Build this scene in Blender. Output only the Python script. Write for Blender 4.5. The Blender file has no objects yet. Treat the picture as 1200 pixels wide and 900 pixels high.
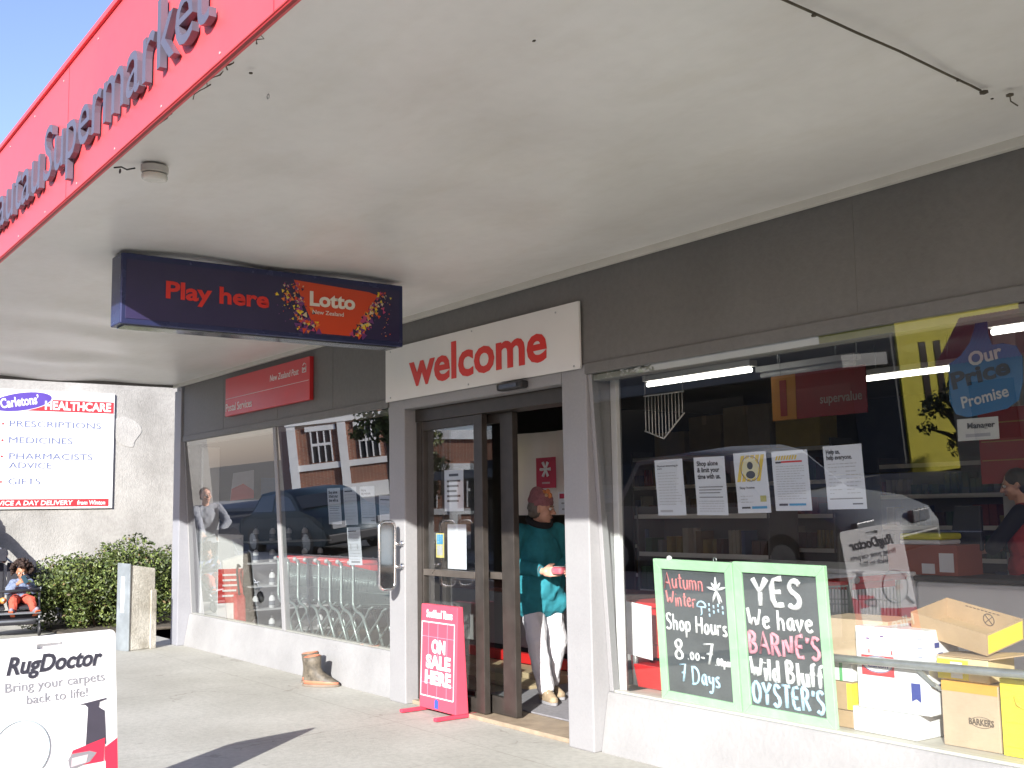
import bpy, bmesh, math, random
from mathutils import Vector, Matrix
random.seed(7)
SC = bpy.context.scene
COL = SC.collection

# ------------------------------------------------------------------ camera, sky, sun, exposure
cam = bpy.data.cameras.new("camera"); CAM = bpy.data.objects.new("camera", cam); COL.objects.link(CAM)
cam.sensor_fit = 'HORIZONTAL'; cam.sensor_width = 36.0; cam.lens = 36.0*1299.45/1200.0
cam.clip_start = 0.05; cam.clip_end = 3000
yaw, pitch, roll = math.radians(54.009), math.radians(6.498), math.radians(-0.891)
fwd = Vector((-math.sin(yaw)*math.cos(pitch), math.cos(yaw)*math.cos(pitch), math.sin(pitch)))
rt = Vector((math.cos(yaw), math.sin(yaw), 0)); upv = rt.cross(fwd)
R_ = math.cos(roll)*rt + math.sin(roll)*upv; U_ = -math.sin(roll)*rt + math.cos(roll)*upv
CAM.matrix_world = Matrix(((R_.x, U_.x, -fwd.x, 0.0), (R_.y, U_.y, -fwd.y, -4.5373), (R_.z, U_.z, -fwd.z, 1.5), (0, 0, 0, 1)))
SC.camera = CAM
SUNV = Vector((0.80, -1.0, 0.50)).normalized()          # towards the sun
ELEV = math.asin(SUNV.z)
w = bpy.data.worlds.new("World"); SC.world = w; w.use_nodes = True
nt = w.node_tree; nt.nodes.clear()
sky = nt.nodes.new('ShaderNodeTexSky'); sky.sky_type = 'NISHITA'; sky.sun_disc = False
sky.sun_elevation = ELEV; sky.sun_rotation = math.atan2(SUNV.x, SUNV.y)
sky.air_density = 1.0; sky.dust_density = 0.8; sky.ozone_density = 3.0
bg = nt.nodes.new('ShaderNodeBackground'); bg.inputs[1].default_value = 0.14
wo = nt.nodes.new('ShaderNodeOutputWorld')
tn = nt.nodes.new('ShaderNodeMix'); tn.data_type = 'RGBA'; tn.blend_type = 'MULTIPLY'; tn.inputs[0].default_value = 1.0; tn.inputs[7].default_value = (1.04, 0.88, 1.0, 1)
nt.links.new(sky.outputs[0], tn.inputs[6]); nt.links.new(tn.outputs[2], bg.inputs[0]); nt.links.new(bg.outputs[0], wo.inputs[0])
sl = bpy.data.lights.new("sun", 'SUN'); sl.energy = 5.0; sl.angle = math.radians(0.5); sl.color = (1.0, 0.97, 0.92)
SUN = bpy.data.objects.new("sun", sl); COL.objects.link(SUN)
SUN.rotation_euler = SUNV.to_track_quat('Z', 'Y').to_euler(); SUN.location = (20, -25, 14)
vs = SC.view_settings
SC.display_settings.display_device = 'sRGB'; vs.view_transform = 'Standard'; vs.look = 'None'; vs.gamma = 1.0
vs.use_curve_mapping = False; vs.exposure = 1.12
SC.render.engine = 'CYCLES'
cy = SC.cycles
cy.use_denoising = True; cy.max_bounces = 10; cy.diffuse_bounces = 5; cy.glossy_bounces = 5; cy.transparent_max_bounces = 16
cy.sample_clamp_indirect = 6.0; cy.caustics_reflective = False; cy.caustics_refractive = False; cy.blur_glossy = 0.5

# ------------------------------------------------------------------ materials
MATS = {}
def lin(h):
    h = h.lstrip('#'); out = []
    for i in (0, 2, 4):
        c = int(h[i:i+2], 16)/255.0
        out.append(c/12.92 if c <= 0.04045 else ((c+0.055)/1.055)**2.4)
    return tuple(out)
def pm(name, c, rough=0.6, var=0.12, scale=6.0, bump=0.0, bscale=None, metal=0.0, spec=0.5, emit=None, es=0.0, fine=0.0, tint=None, alpha=1.0):
    """painted / plain material: base colour broken up by two noises, roughness noise, optional bump"""
    if name in MATS: return MATS[name]
    if isinstance(c, str): c = lin(c)
    m = bpy.data.materials.new(name); m.use_nodes = True; t = m.node_tree; b = t.nodes['Principled BSDF']
    b.inputs['Metallic'].default_value = metal; b.inputs['Specular IOR Level'].default_value = spec
    tc = t.nodes.new('ShaderNodeTexCoord')
    n1 = t.nodes.new('ShaderNodeTexNoise'); n1.inputs['Scale'].default_value = scale; n1.inputs['Detail'].default_value = 6; n1.inputs['Roughness'].default_value = 0.6
    t.links.new(tc.outputs['Object'], n1.inputs['Vector'])
    cr = t.nodes.new('ShaderNodeValToRGB'); t.links.new(n1.outputs['Fac'], cr.inputs['Fac'])
    d = tint or c
    e0, e1 = cr.color_ramp.elements
    e0.position = 0.3; e1.position = 0.7
    e0.color = tuple(max(0, x*(1-var)) for x in d)+(1,); e1.color = tuple(min(1, x*(1+var*0.6)) for x in c)+(1,)
    out = cr.outputs['Color']
    if fine:
        n2 = t.nodes.new('ShaderNodeTexNoise'); n2.inputs['Scale'].default_value = scale*22; n2.inputs['Detail'].default_value = 3
        t.links.new(tc.outputs['Object'], n2.inputs['Vector'])
        c2 = t.nodes.new('ShaderNodeValToRGB'); t.links.new(n2.outputs['Fac'], c2.inputs['Fac'])
        c2.color_ramp.elements[0].position = 0.32; c2.color_ramp.elements[1].position = 0.62
        c2.color_ramp.elements[0].color = (1-fine,)*3+(1,); c2.color_ramp.elements[1].color = (1, 1, 1, 1)
        mx = t.nodes.new('ShaderNodeMix'); mx.data_type = 'RGBA'; mx.blend_type = 'MULTIPLY'; mx.inputs[0].default_value = 1
        t.links.new(out, mx.inputs[6]); t.links.new(c2.outputs['Color'], mx.inputs[7]); out = mx.outputs[2]
    t.links.new(out, b.inputs['Base Color'])
    mr = t.nodes.new('ShaderNodeMapRange'); mr.inputs['To Min'].default_value = max(0.02, rough-0.12); mr.inputs['To Max'].default_value = min(1, rough+0.12)
    t.links.new(n1.outputs['Fac'], mr.inputs['Value']); t.links.new(mr.outputs['Result'], b.inputs['Roughness'])
    if bump:
        nb = t.nodes.new('ShaderNodeTexNoise'); nb.inputs['Scale'].default_value = bscale or scale*8; nb.inputs['Detail'].default_value = 4
        t.links.new(tc.outputs['Object'], nb.inputs['Vector'])
        bp = t.nodes.new('ShaderNodeBump'); bp.inputs['Strength'].default_value = bump; bp.inputs['Distance'].default_value = 0.02
        t.links.new(nb.outputs['Fac'], bp.inputs['Height']); t.links.new(bp.outputs['Normal'], b.inputs['Normal'])
    if emit:
        b.inputs['Emission Color'].default_value = tuple(emit)+(1,); b.inputs['Emission Strength'].default_value = es
    MATS[name] = m
    return m
def nodes_of(m):
    return m.node_tree, m.node_tree.nodes['Principled BSDF']
def glass_mat(name, tint=(0.93, 0.96, 0.95), f0=0.10):
    if name in MATS: return MATS[name]
    m = bpy.data.materials.new(name); m.use_nodes = True; t = m.node_tree; t.nodes.clear()
    o = t.nodes.new('ShaderNodeOutputMaterial'); tr = t.nodes.new('ShaderNodeBsdfTransparent'); gl = t.nodes.new('ShaderNodeBsdfGlossy')
    tr.inputs[0].default_value = tint+(1,); gl.inputs['Roughness'].default_value = 0.0
    g = t.nodes.new('ShaderNodeNewGeometry'); dt = t.nodes.new('ShaderNodeVectorMath'); dt.operation = 'DOT_PRODUCT'
    t.links.new(g.outputs['Incoming'], dt.inputs[0]); t.links.new(g.outputs['Normal'], dt.inputs[1])
    def mth(op, a, b=None):
        n = t.nodes.new('ShaderNodeMath'); n.operation = op
        for i, v in enumerate((a, b)):
            if v is None: continue
            if isinstance(v, (int, float)): n.inputs[i].default_value = v
            else: t.links.new(v, n.inputs[i])
        return n.outputs[0]
    ab = mth('ABSOLUTE', dt.outputs['Value'])
    p5 = mth('POWER', mth('SUBTRACT', 1.0, ab), 5.0)
    F = mth('ADD', mth('MULTIPLY', p5, 1.0-f0), f0)
    F2 = mth('DIVIDE', mth('MULTIPLY', F, 2.0), mth('ADD', F, 1.0))      # two faces of one pane
    mx = t.nodes.new('ShaderNodeMixShader'); t.links.new(F2, mx.inputs[0]); t.links.new(tr.outputs[0], mx.inputs[1]); t.links.new(gl.outputs[0], mx.inputs[2])
    t.links.new(mx.outputs[0], o.inputs[0]); MATS[name] = m
    return m

# ------------------------------------------------------------------ mesh builder
class MB:
    def __init__(s): s.bm = bmesh.new(); s.mats = []
    def mi(s, m):
        if m not in s.mats: s.mats.append(m)
        return s.mats.index(m)
    def _tag(s, faces, m, smooth=False):
        i = s.mi(m)
        for f in faces: f.material_index = i; f.smooth = smooth
    def face(s, pts, m):
        f = s.bm.faces.new([s.bm.verts.new(p) for p in pts]); s._tag([f], m); return f
    def box(s, x0, x1, y0, y1, z0, z1, m, bev=0.0, M=None):
        t = bmesh.new(); bmesh.ops.create_cube(t, size=1.0)
        bmesh.ops.scale(t, vec=(abs(x1-x0), abs(y1-y0), abs(z1-z0)), verts=t.verts)
        if bev: bmesh.ops.bevel(t, geom=t.edges[:], offset=bev, segments=2, profile=0.5, affect='EDGES')
        bmesh.ops.translate(t, vec=((x0+x1)/2, (y0+y1)/2, (z0+z1)/2), verts=t.verts)
        s.add(t, m, M)
    def add(s, t, m, M=None, smooth=False):
        if M is not None: bmesh.ops.transform(t, matrix=M, verts=t.verts)
        mp = {v: s.bm.verts.new(v.co) for v in t.verts}; fs = []
        for f in t.faces:
            try: fs.append(s.bm.faces.new([mp[v] for v in f.verts]))
            except ValueError: pass
        s._tag(fs, m, smooth); t.free()
    def prism(s, pts, d, m, bev=0.0, M=None):
        """closed outline (3d points, any plane) swept by vector d"""
        t = bmesh.new(); d = Vector(d)
        a = [t.verts.new(Vector(p)) for p in pts]; b = [t.verts.new(Vector(p)+d) for p in pts]; n = len(pts)
        t.faces.new(a[::-1]); t.faces.new(b)
        for i in range(n): t.faces.new((a[i], a[(i+1) % n], b[(i+1) % n], b[i]))
        bmesh.ops.recalc_face_normals(t, faces=t.faces)
        if bev: bmesh.ops.bevel(t, geom=t.edges[:], offset=bev, segments=2, profile=0.5, affect='EDGES')
        s.add(t, m, M)
    def cone(s, p0, p1, r0, r1, m, seg=14, caps=True, smooth=True):
        p0, p1 = Vector(p0), Vector(p1); d = p1-p0
        if d.length < 1e-6: return
        q = d.to_track_quat('Z', 'Y').to_matrix(); A = []; B = []
        for i in range(seg):
            a = 2*math.pi*i/seg; e = q @ Vector((math.cos(a), math.sin(a), 0))
            A.append(s.bm.verts.new(p0+e*r0)); B.append(s.bm.verts.new(p1+e*r1))
        fs = [s.bm.faces.new((A[i], A[(i+1) % seg], B[(i+1) % seg], B[i])) for i in range(seg)]
        s._tag(fs, m, smooth)
        if caps: s._tag([s.bm.faces.new(A[::-1]), s.bm.faces.new(B)], m)
    def tube(s, pts, r, m, seg=8, closed=False):
        """swept round tube through points with shared rings"""
        P = [Vector(p) for p in pts]; n = len(P); rings = []; prev = None
        for i, p in enumerate(P):
            if closed: d = P[(i+1) % n]-P[i-1]
            else: d = P[min(i+1, n-1)]-P[max(i-1, 0)]
            d.normalize()
            if prev is None:
                u = d.orthogonal().normalized()
            else:
                u = prev-d*prev.dot(d); u = u.normalized() if u.length > 1e-5 else d.orthogonal().normalized()
            prev = u; v = d.cross(u)
            rr = r[i] if isinstance(r, (list, tuple)) else r
            rings.append([s.bm.verts.new(p+(u*math.cos(2*math.pi*k/seg)+v*math.sin(2*math.pi*k/seg))*rr) for k in range(seg)])
        fs = []
        for i in range(n if closed else n-1):
            a, b = rings[i], rings[(i+1) % n]
            for k in range(seg): fs.append(s.bm.faces.new((a[k], a[(k+1) % seg], b[(k+1) % seg], b[k])))
        s._tag(fs, m, True)
        if not closed: s._tag([s.bm.faces.new(rings[0][::-1]), s.bm.faces.new(rings[-1])], m)
    def ball(s, c, r, m, sub=2, sc=(1, 1, 1), M=None):
        t = bmesh.new(); bmesh.ops.create_icosphere(t, subdivisions=sub, radius=1.0)
        bmesh.ops.scale(t, vec=(r*sc[0], r*sc[1], r*sc[2]), verts=t.verts)
        if M is not None: bmesh.ops.transform(t, matrix=M, verts=t.verts)
        bmesh.ops.translate(t, vec=c, verts=t.verts); s.add(t, m, None, True)
    def ring(s, c, ux, uy, r, tr, m, seg=28, sy=1.0, tseg=6):
        c, ux, uy = Vector(c), Vector(ux), Vector(uy)
        s.tube([c+ux*(r*math.cos(2*math.pi*i/seg))+uy*(r*sy*math.sin(2*math.pi*i/seg)) for i in range(seg)], tr, m, tseg, True)
    def text(s, body, o, ux, uy, h, m, w=None, align='l', bold=0.0, shear=0.0, depth=0.0015, n=0.002, shx=None):
        """real lettering as mesh: o = baseline start (or middle), h = capital height, w = fitted width"""
        me = text_mesh(body, bold, shear)
        if me is None: return
        xs = [v.co.x for v in me.vertices]; x0, x1 = min(xs), max(xs)
        sy = h/CAPH; sx = (w/(x1-x0)) if w else sy*(shx or 1.0)
        ux, uy = Vector(ux).normalized(), Vector(uy).normalized(); nn = ux.cross(uy).normalized()
        W = (x1-x0)*sx; off = {'l': 0, 'c': -W/2, 'r': -W}[align]
        o = Vector(o); i = s.mi(m)
        vs_ = [s.bm.verts.new(o+ux*((v.co.x-x0)*sx+off)+uy*(v.co.y*sy)+nn*(n+(depth if v.co.z > 0 else 0))) for v in me.vertices]
        for p in me.polygons:
            try:
                f = s.bm.faces.new([vs_[k] for k in p.vertices]); f.material_index = i
            except ValueError: pass
        bpy.data.meshes.remove(me)
    def build(s, name, parent=None, recalc=True):
        bm = s.bm
        if recalc: bmesh.ops.recalc_face_normals(bm, faces=bm.faces)
        me = bpy.data.meshes.new(name)
        o = bpy.data.objects.new(name, me); COL.objects.link(o)
        if parent is not None:
            o.parent = parent
            bm.transform(parent_world(parent).inverted())
        bm.to_mesh(me); bm.free()
        for m in s.mats: me.materials.append(m)
        return o
def parent_world(o):
    M = o.matrix_basis.copy()
    while o.parent: o = o.parent; M = o.matrix_basis @ M
    return M
def text_mesh(body, bold=0.0, shear=0.0):
    cu = bpy.data.curves.new('lettering', 'FONT'); cu.body = body; cu.size = 1.0; cu.offset = bold; cu.shear = shear
    cu.resolution_u = 3; cu.extrude = 0.01; cu.fill_mode = 'BOTH'
    ob = bpy.data.objects.new('lettering', cu); COL.objects.link(ob)
    dg = bpy.context.evaluated_depsgraph_get(); dg.update()
    me = bpy.data.meshes.new_from_object(ob.evaluated_get(dg))
    bpy.data.objects.remove(ob); bpy.data.curves.remove(cu)
    return me if len(me.vertices) else None
_h = text_mesh('H'); CAPH = max(v.co.y for v in _h.vertices); bpy.data.meshes.remove(_h)

# ------------------------------------------------------------------ object bookkeeping
def tag(o, label=None, cat=None, group=None, kind=None):
    for k, v in (('label', label), ('category', cat), ('group', group), ('kind', kind)):
        if v: o[k] = v
    return o
def thing(name, label, cat, loc=(0, 0, 0), group=None, rz=0.0):
    o = bpy.data.objects.new(name, None); COL.objects.link(o); o.empty_display_size = 0.1
    o.location = loc; o.rotation_euler = (0, 0, rz)
    return tag(o, label, cat, group)
def kids(o): return [c for c in o.children]
def copy_tree(o, parent=None):
    c = o.copy(); COL.objects.link(c)
    if parent is not None: c.parent = parent
    for k in list(o.children): copy_tree(k, c)
    return c
def G(x, z, off=0.0):
    """a point on the leaning shop glass (top tilts outwards)"""
    return Vector((x, 0.02+(2.35-z)*0.0603+off, z))
GU = Vector((0, -0.0603, 1)).normalized()               # 'up' along the leaning glass
X1, Y1, Z1 = Vector((1, 0, 0)), Vector((0, 1, 0)), Vector((0, 0, 1))

from mathutils import noise as NZ
def body_mesh(name, parts, mat, parent=None, voxel=0.012, smooth=3, folds=0.0, ff=11.0):
    """one continuous skin from tapered limbs ('c',p0,r0,p1,r1) and ellipsoids ('e',centre,(rx,ry,rz),Matrix|None)"""
    t = bmesh.new()
    def sph(c, r, sc=(1, 1, 1), M=None):
        q = bmesh.new(); bmesh.ops.create_icosphere(q, subdivisions=2, radius=r)
        bmesh.ops.scale(q, vec=sc, verts=q.verts)
        if M is not None: bmesh.ops.transform(q, matrix=M.to_4x4(), verts=q.verts)
        bmesh.ops.translate(q, vec=c, verts=q.verts); return q
    def merge(q):
        mp = {v: t.verts.new(v.co) for v in q.verts}
        for f in q.faces: t.faces.new([mp[v] for v in f.verts])
        q.free()
    for p in parts:
        if p[0] == 'e':
            merge(sph(Vector(p[1]), 1.0, p[2], p[3] if len(p) > 3 else None))
        else:
            _, p0, r0, p1, r1 = p
            q = sph(Vector(p0), r0); q2 = sph(Vector(p1), r1)
            for v in q2.verts: q.verts.new(v.co)
            q2.free()
            for f in q.faces[:]: q.faces.remove(f)
            for e in q.edges[:]: q.edges.remove(e)
            r = bmesh.ops.convex_hull(q, input=q.verts[:])
            dead = [g for g in r['geom_interior'] if isinstance(g, bmesh.types.BMVert)]
            bmesh.ops.delete(q, geom=dead, context='VERTS')
            merge(q)
    bmesh.ops.recalc_face_normals(t, faces=t.faces)
    me = bpy.data.meshes.new(name); t.to_mesh(me); t.free()
    ob = bpy.data.objects.new(name, me); COL.objects.link(ob)
    rm = ob.modifiers.new('remesh', 'REMESH'); rm.mode = 'VOXEL'; rm.voxel_size = voxel; rm.use_smooth_shade = True
    sm = ob.modifiers.new('smooth', 'SMOOTH'); sm.iterations = smooth; sm.factor = 0.5
    dg = bpy.context.evaluated_depsgraph_get(); dg.update()
    me2 = bpy.data.meshes.new_from_object(ob.evaluated_get(dg))
    bpy.data.objects.remove(ob); bpy.data.meshes.remove(me)
    me2.name = name; me2.materials.clear(); me2.materials.append(mat)
    o = bpy.data.objects.new(name, me2); COL.objects.link(o)
    for p in me2.polygons: p.use_smooth = True
    if folds:                                                     # cloth folds: ridged noise pushed along the normals
        nn_ = [v.normal.copy() for v in me2.vertices]
        for v, q in zip(me2.vertices, nn_):
            c = v.co; a = NZ.noise(Vector((c.x*ff, c.y*ff, c.z*ff*0.55))); b_ = NZ.noise(Vector((c.x*ff*2.3+7, c.y*ff*2.3, c.z*ff*1.9)))
            v.co += q*folds*((1-2*abs(a))*0.8+b_*0.6)
    if parent is not None:
        o.parent = parent; me2.transform(parent_world(parent).inverted())
    return o
# ================================================================== materials of the place
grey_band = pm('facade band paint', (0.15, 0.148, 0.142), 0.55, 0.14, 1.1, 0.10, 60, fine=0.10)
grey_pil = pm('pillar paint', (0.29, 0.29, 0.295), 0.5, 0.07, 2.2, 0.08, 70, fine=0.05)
grey_blue = pm('end column paint', (0.29, 0.295, 0.32), 0.5, 0.08, 2.2, 0.08, 70, fine=0.05)
riser_m = pm('riser paint', (0.29, 0.29, 0.288), 0.6, 0.2, 1.3, 0.2, 35, fine=0.03)
cream = pm('cream frame paint', (0.62, 0.60, 0.54), 0.45, 0.06, 5)
white_p = pm('white paint', (0.78, 0.78, 0.77), 0.4, 0.05, 4)
bronze = pm('dark bronze door metal', (0.055, 0.048, 0.042), 0.38, 0.25, 9, metal=0.3)
black_m = pm('black plastic', (0.02, 0.02, 0.022), 0.45, 0.2, 9)
chrome = pm('chrome', (0.75, 0.76, 0.78), 0.16, 0.05, 12, metal=1.0)
steel = pm('galvanised steel', (0.45, 0.47, 0.47), 0.38, 0.18, 14, metal=0.75)
red_sign = pm('red sign enamel', (0.56, 0.025, 0.03), 0.35, 0.05, 3)
white_sign = pm('white sign enamel', (0.72, 0.72, 0.70), 0.4, 0.03, 3)
txt_white = pm('white lettering', (0.80, 0.80, 0.79), 0.4, 0.03, 5)
txt_red = pm('red lettering', (0.62, 0.028, 0.02), 0.4, 0.04, 5)
txt_dark = pm('dark lettering', (0.035, 0.035, 0.05), 0.5, 0.1, 5)
txt_grey = pm('grey lettering', (0.25, 0.25, 0.27), 0.5, 0.1, 5)
paper = pm('white paper', (0.78, 0.79, 0.80), 0.65, 0.03, 5)
glass = glass_mat('shop glass', f0=0.095); glass_l = glass_mat('coated shop glass', f0=0.22)
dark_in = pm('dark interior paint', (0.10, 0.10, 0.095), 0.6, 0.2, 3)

# footpath: worn concrete with joints
def ground_mat():
    m = pm('footpath concrete', (0.455, 0.45, 0.405), 0.85, 0.10, 1.1, 0.14, 55, fine=0.14)
    t, b = nodes_of(m)
    src = b.inputs['Base Color'].links[0].from_socket
    tc = t.nodes.new('ShaderNodeTexCoord'); sp = t.nodes.new('ShaderNodeSeparateXYZ'); t.links.new(tc.outputs['Object'], sp.inputs[0])
    nz = t.nodes.new('ShaderNodeTexNoise'); nz.inputs['Scale'].default_value = 3.0; t.links.new(tc.outputs['Object'], nz.inputs['Vector'])
    def mth(op, a, bb=None):
        n = t.nodes.new('ShaderNodeMath'); n.operation = op
        for i, v in enumerate((a, bb)):
            if v is None: continue
            if isinstance(v, (int, float)): n.inputs[i].default_value = v
            else: t.links.new(v, n.inputs[i])
        return n.outputs[0]
    def joint(axis, per, off, wd):
        wob = mth('MULTIPLY', mth('SUBTRACT', nz.outputs['Fac'], 0.5), 0.02)
        f = mth('ABSOLUTE', mth('SUBTRACT', mth('MODULO', mth('ADD', mth('ADD', sp.outputs[axis], wob), 200.0+off), per), per/2))
        return mth('LESS_THAN', f, wd)
    j = mth('MAXIMUM', joint(0, 2.4, 0.35, 0.006), joint(1, 2.45, 0.1, 0.005))
    mx = t.nodes.new('ShaderNodeMix'); mx.data_type = 'RGBA'; t.links.new(mth('MULTIPLY', j, 0.30), mx.inputs[0])
    t.links.new(src, mx.inputs[6]); mx.inputs[7].default_value = (0.16, 0.135, 0.11, 1)
    # chewing-gum and oil spots
    vo = t.nodes.new('ShaderNodeTexVoronoi'); vo.inputs['Scale'].default_value = 2.6; vo.inputs['Randomness'].default_value = 1
    t.links.new(tc.outputs['Object'], vo.inputs['Vector'])
    sp2 = mth('MULTIPLY', mth('LESS_THAN', vo.outputs['Distance'], 0.05), 0.3)
    mx2 = t.nodes.new('ShaderNodeMix'); mx2.data_type = 'RGBA'; t.links.new(sp2, mx2.inputs[0]); t.links.new(mx.outputs[2], mx2.inputs[6]); mx2.inputs[7].default_value = (0.17, 0.155, 0.135, 1)
    vc = t.nodes.new('ShaderNodeTexVoronoi'); vc.feature = 'DISTANCE_TO_EDGE'; vc.inputs['Scale'].default_value = 0.42
    nz2 = t.nodes.new('ShaderNodeTexNoise'); nz2.inputs['Scale'].default_value = 1.7; nz2.inputs['Detail'].default_value = 5; t.links.new(tc.outputs['Object'], nz2.inputs['Vector'])
    va = t.nodes.new('ShaderNodeVectorMath'); va.operation = 'SCALE'; va.inputs['Scale'].default_value = 0.5; t.links.new(nz2.outputs['Color'], va.inputs[0])
    vb = t.nodes.new('ShaderNodeVectorMath'); vb.operation = 'ADD'; t.links.new(tc.outputs['Object'], vb.inputs[0]); t.links.new(va.outputs[0], vb.inputs[1]); t.links.new(vb.outputs[0], vc.inputs['Vector'])
    ck = mth('MULTIPLY', mth('MULTIPLY', mth('LESS_THAN', vc.outputs['Distance'], 0.0022), mth('GREATER_THAN', nz.outputs['Fac'], 0.5)), 0.3)
    mxc = t.nodes.new('ShaderNodeMix'); mxc.data_type = 'RGBA'; t.links.new(ck, mxc.inputs[0]); t.links.new(mx2.outputs[2], mxc.inputs[6]); mxc.inputs[7].default_value = (0.14, 0.12, 0.10, 1); mx2 = mxc
    # broad stains
    ns = t.nodes.new('ShaderNodeTexNoise'); ns.inputs['Scale'].default_value = 0.55; ns.inputs['Detail'].default_value = 5; t.links.new(tc.outputs['Object'], ns.inputs['Vector'])
    cr = t.nodes.new('ShaderNodeValToRGB'); t.links.new(ns.outputs['Fac'], cr.inputs['Fac'])
    cr.color_ramp.elements[0].position = 0.35; cr.color_ramp.elements[1].position = 0.6
    cr.color_ramp.elements[0].color = (0.88, 0.87, 0.85, 1); cr.color_ramp.elements[1].color = (1, 1, 1, 1)
    mx3 = t.nodes.new('ShaderNodeMix'); mx3.data_type = 'RGBA'; mx3.blend_type = 'MULTIPLY'; mx3.inputs[0].default_value = 1
    t.links.new(mx2.outputs[2], mx3.inputs[6]); t.links.new(cr.outputs['Color'], mx3.inputs[7]); t.links.new(mx3.outputs[2], b.inputs['Base Color'])
    return m
foot_m = ground_mat()
asphalt = pm('asphalt', (0.055, 0.055, 0.057), 0.85, 0.25, 2.0, 0.35, 120, fine=0.3)
earth = pm('ground', (0.16, 0.14, 0.10), 0.9, 0.3, 0.4, 0.2, 8, fine=0.3)
grass_m = pm('verge grass', (0.07, 0.10, 0.03), 0.9, 0.35, 1.2, 0.4, 40, fine=0.4)

# ------------------------------------------------------------------ ground, road, kerbs (structure)
def struct(mb, name):
    o = mb.build(name); o['kind'] = 'structure'; return o
m = MB(); m.face([(-900, -900, -0.17), (900, -900, -0.17), (900, 900, -0.17), (-900, 900, -0.17)], earth); struct(m, 'ground')
m = MB(); m.box(-17.3, 14, -5.2, 0.16, -0.165, 0.0, foot_m); struct(m, 'footpath')
m = MB(); m.box(-60, 30, -5.34, -5.2, -0.165, -0.003, pm('kerb concrete', (0.32, 0.31, 0.29), 0.85, 0.15, 2, 0.2, 40)); struct(m, 'kerb')
m = MB(); m.face([(-120, -14.6, -0.13), (120, -14.6, -0.13), (120, -5.34, -0.13), (-120, -5.34, -0.13)], asphalt)
lm = pm('road paint', (0.7, 0.7, 0.68), 0.7, 0.15, 3)
for i in range(-12, 10): m.face([(i*6, -10.05, -0.126), (i*6+3, -10.05, -0.126), (i*6+3, -9.95, -0.126), (i*6, -9.95, -0.126)], lm)
struct(m, 'road')
m = MB(); m.box(-120, 60, -18.6, -14.6, -0.165, 0.0, pm('far footpath concrete', (0.33, 0.32, 0.29), 0.85, 0.15, 1, 0.2, 40)); struct(m, 'far_footpath')
m = MB(); m.box(-60, -17.3, -5.2, 3, -0.165, -0.01, foot_m); struct(m, 'side_footpath')

# ================================================================== the shop
shop = thing('shop_building', 'grey supermarket front with leaning shop windows, sliding doors and a deep red-edged awning', 'shop', (-6, 0, 0))
m = MB()
ZT, ZW = 3.06, 2.36
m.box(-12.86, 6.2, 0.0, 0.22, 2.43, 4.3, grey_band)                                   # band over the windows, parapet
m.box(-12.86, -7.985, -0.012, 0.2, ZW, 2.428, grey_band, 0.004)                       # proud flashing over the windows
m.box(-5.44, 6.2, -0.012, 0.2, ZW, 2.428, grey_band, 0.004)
m.box(-7.732, -5.693, 0.0, 0.30, 2.325, 2.428, grey_pil)                              # door head
m.box(-13.1, -12.86, 0.22, 9.3, 0, 4.3, grey_blue)                                    # side wall
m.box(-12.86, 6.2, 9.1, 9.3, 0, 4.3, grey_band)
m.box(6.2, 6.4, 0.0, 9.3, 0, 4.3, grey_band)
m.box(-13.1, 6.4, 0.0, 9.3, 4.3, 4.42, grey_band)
for xx in (-11.62, -10.2, -9.0, -3.35, -1.6): m.box(xx-0.002, xx+0.002, -0.0015, 0.01, 2.44, 3.05, pm('sheet joint', (0.16, 0.155, 0.145), 0.7))
m.build('facade_wall', shop)
m = MB(); m.box(-13.13, -12.905, -0.02, 0.218, 0, 2.98, grey_blue, 0.006); m.box(-13.06, -12.905, -0.02, 0.218, 2.982, 3.055, grey_blue, 0.003); m.build('pillar', shop)
for x0, x1 in ((-7.984, -7.733), (-5.692, -5.442)):
    m = MB(); m.box(x0, x1, 0.0, 0.30, 0, 2.427, grey_pil, 0.008)
    if x0 < -7:                                                                        # scribbled marker tag on the door reveal
        gm = pm('marker ink', (0.06, 0.06, 0.07), 0.6)
        c = Vector((x1+0.002, 0.16, 1.21))
        m.ring(c, Y1, Z1, 0.016, 0.0025, gm, 14); m.ring(c+Vector((0, -0.03, -0.035)), Y1, Z1, 0.014, 0.0025, gm, 14)
        m.tube([c+Vector((0, -0.04, 0.03)), c+Vector((0, 0.0, 0.045)), c+Vector((0, 0.03, 0.02)), c+Vector((0, -0.02, -0.01))], 0.0025, gm, 5)
    m.build('pillar', shop)
# stall risers: battered wall under each window
for x0, x1 in ((-12.9, -7.986), (-5.44, 6.2)):
    m = MB(); m.prism([(x0, 0.055, -0.01), (x0, 0.118, 0.345), (x0, 0.128, 0.358), (x0, 0.20, 0.362), (x0, 0.20, -0.01)], (x1-x0, 0, 0), riser_m, 0.004)
    m.build('stall_riser', shop)
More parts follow.
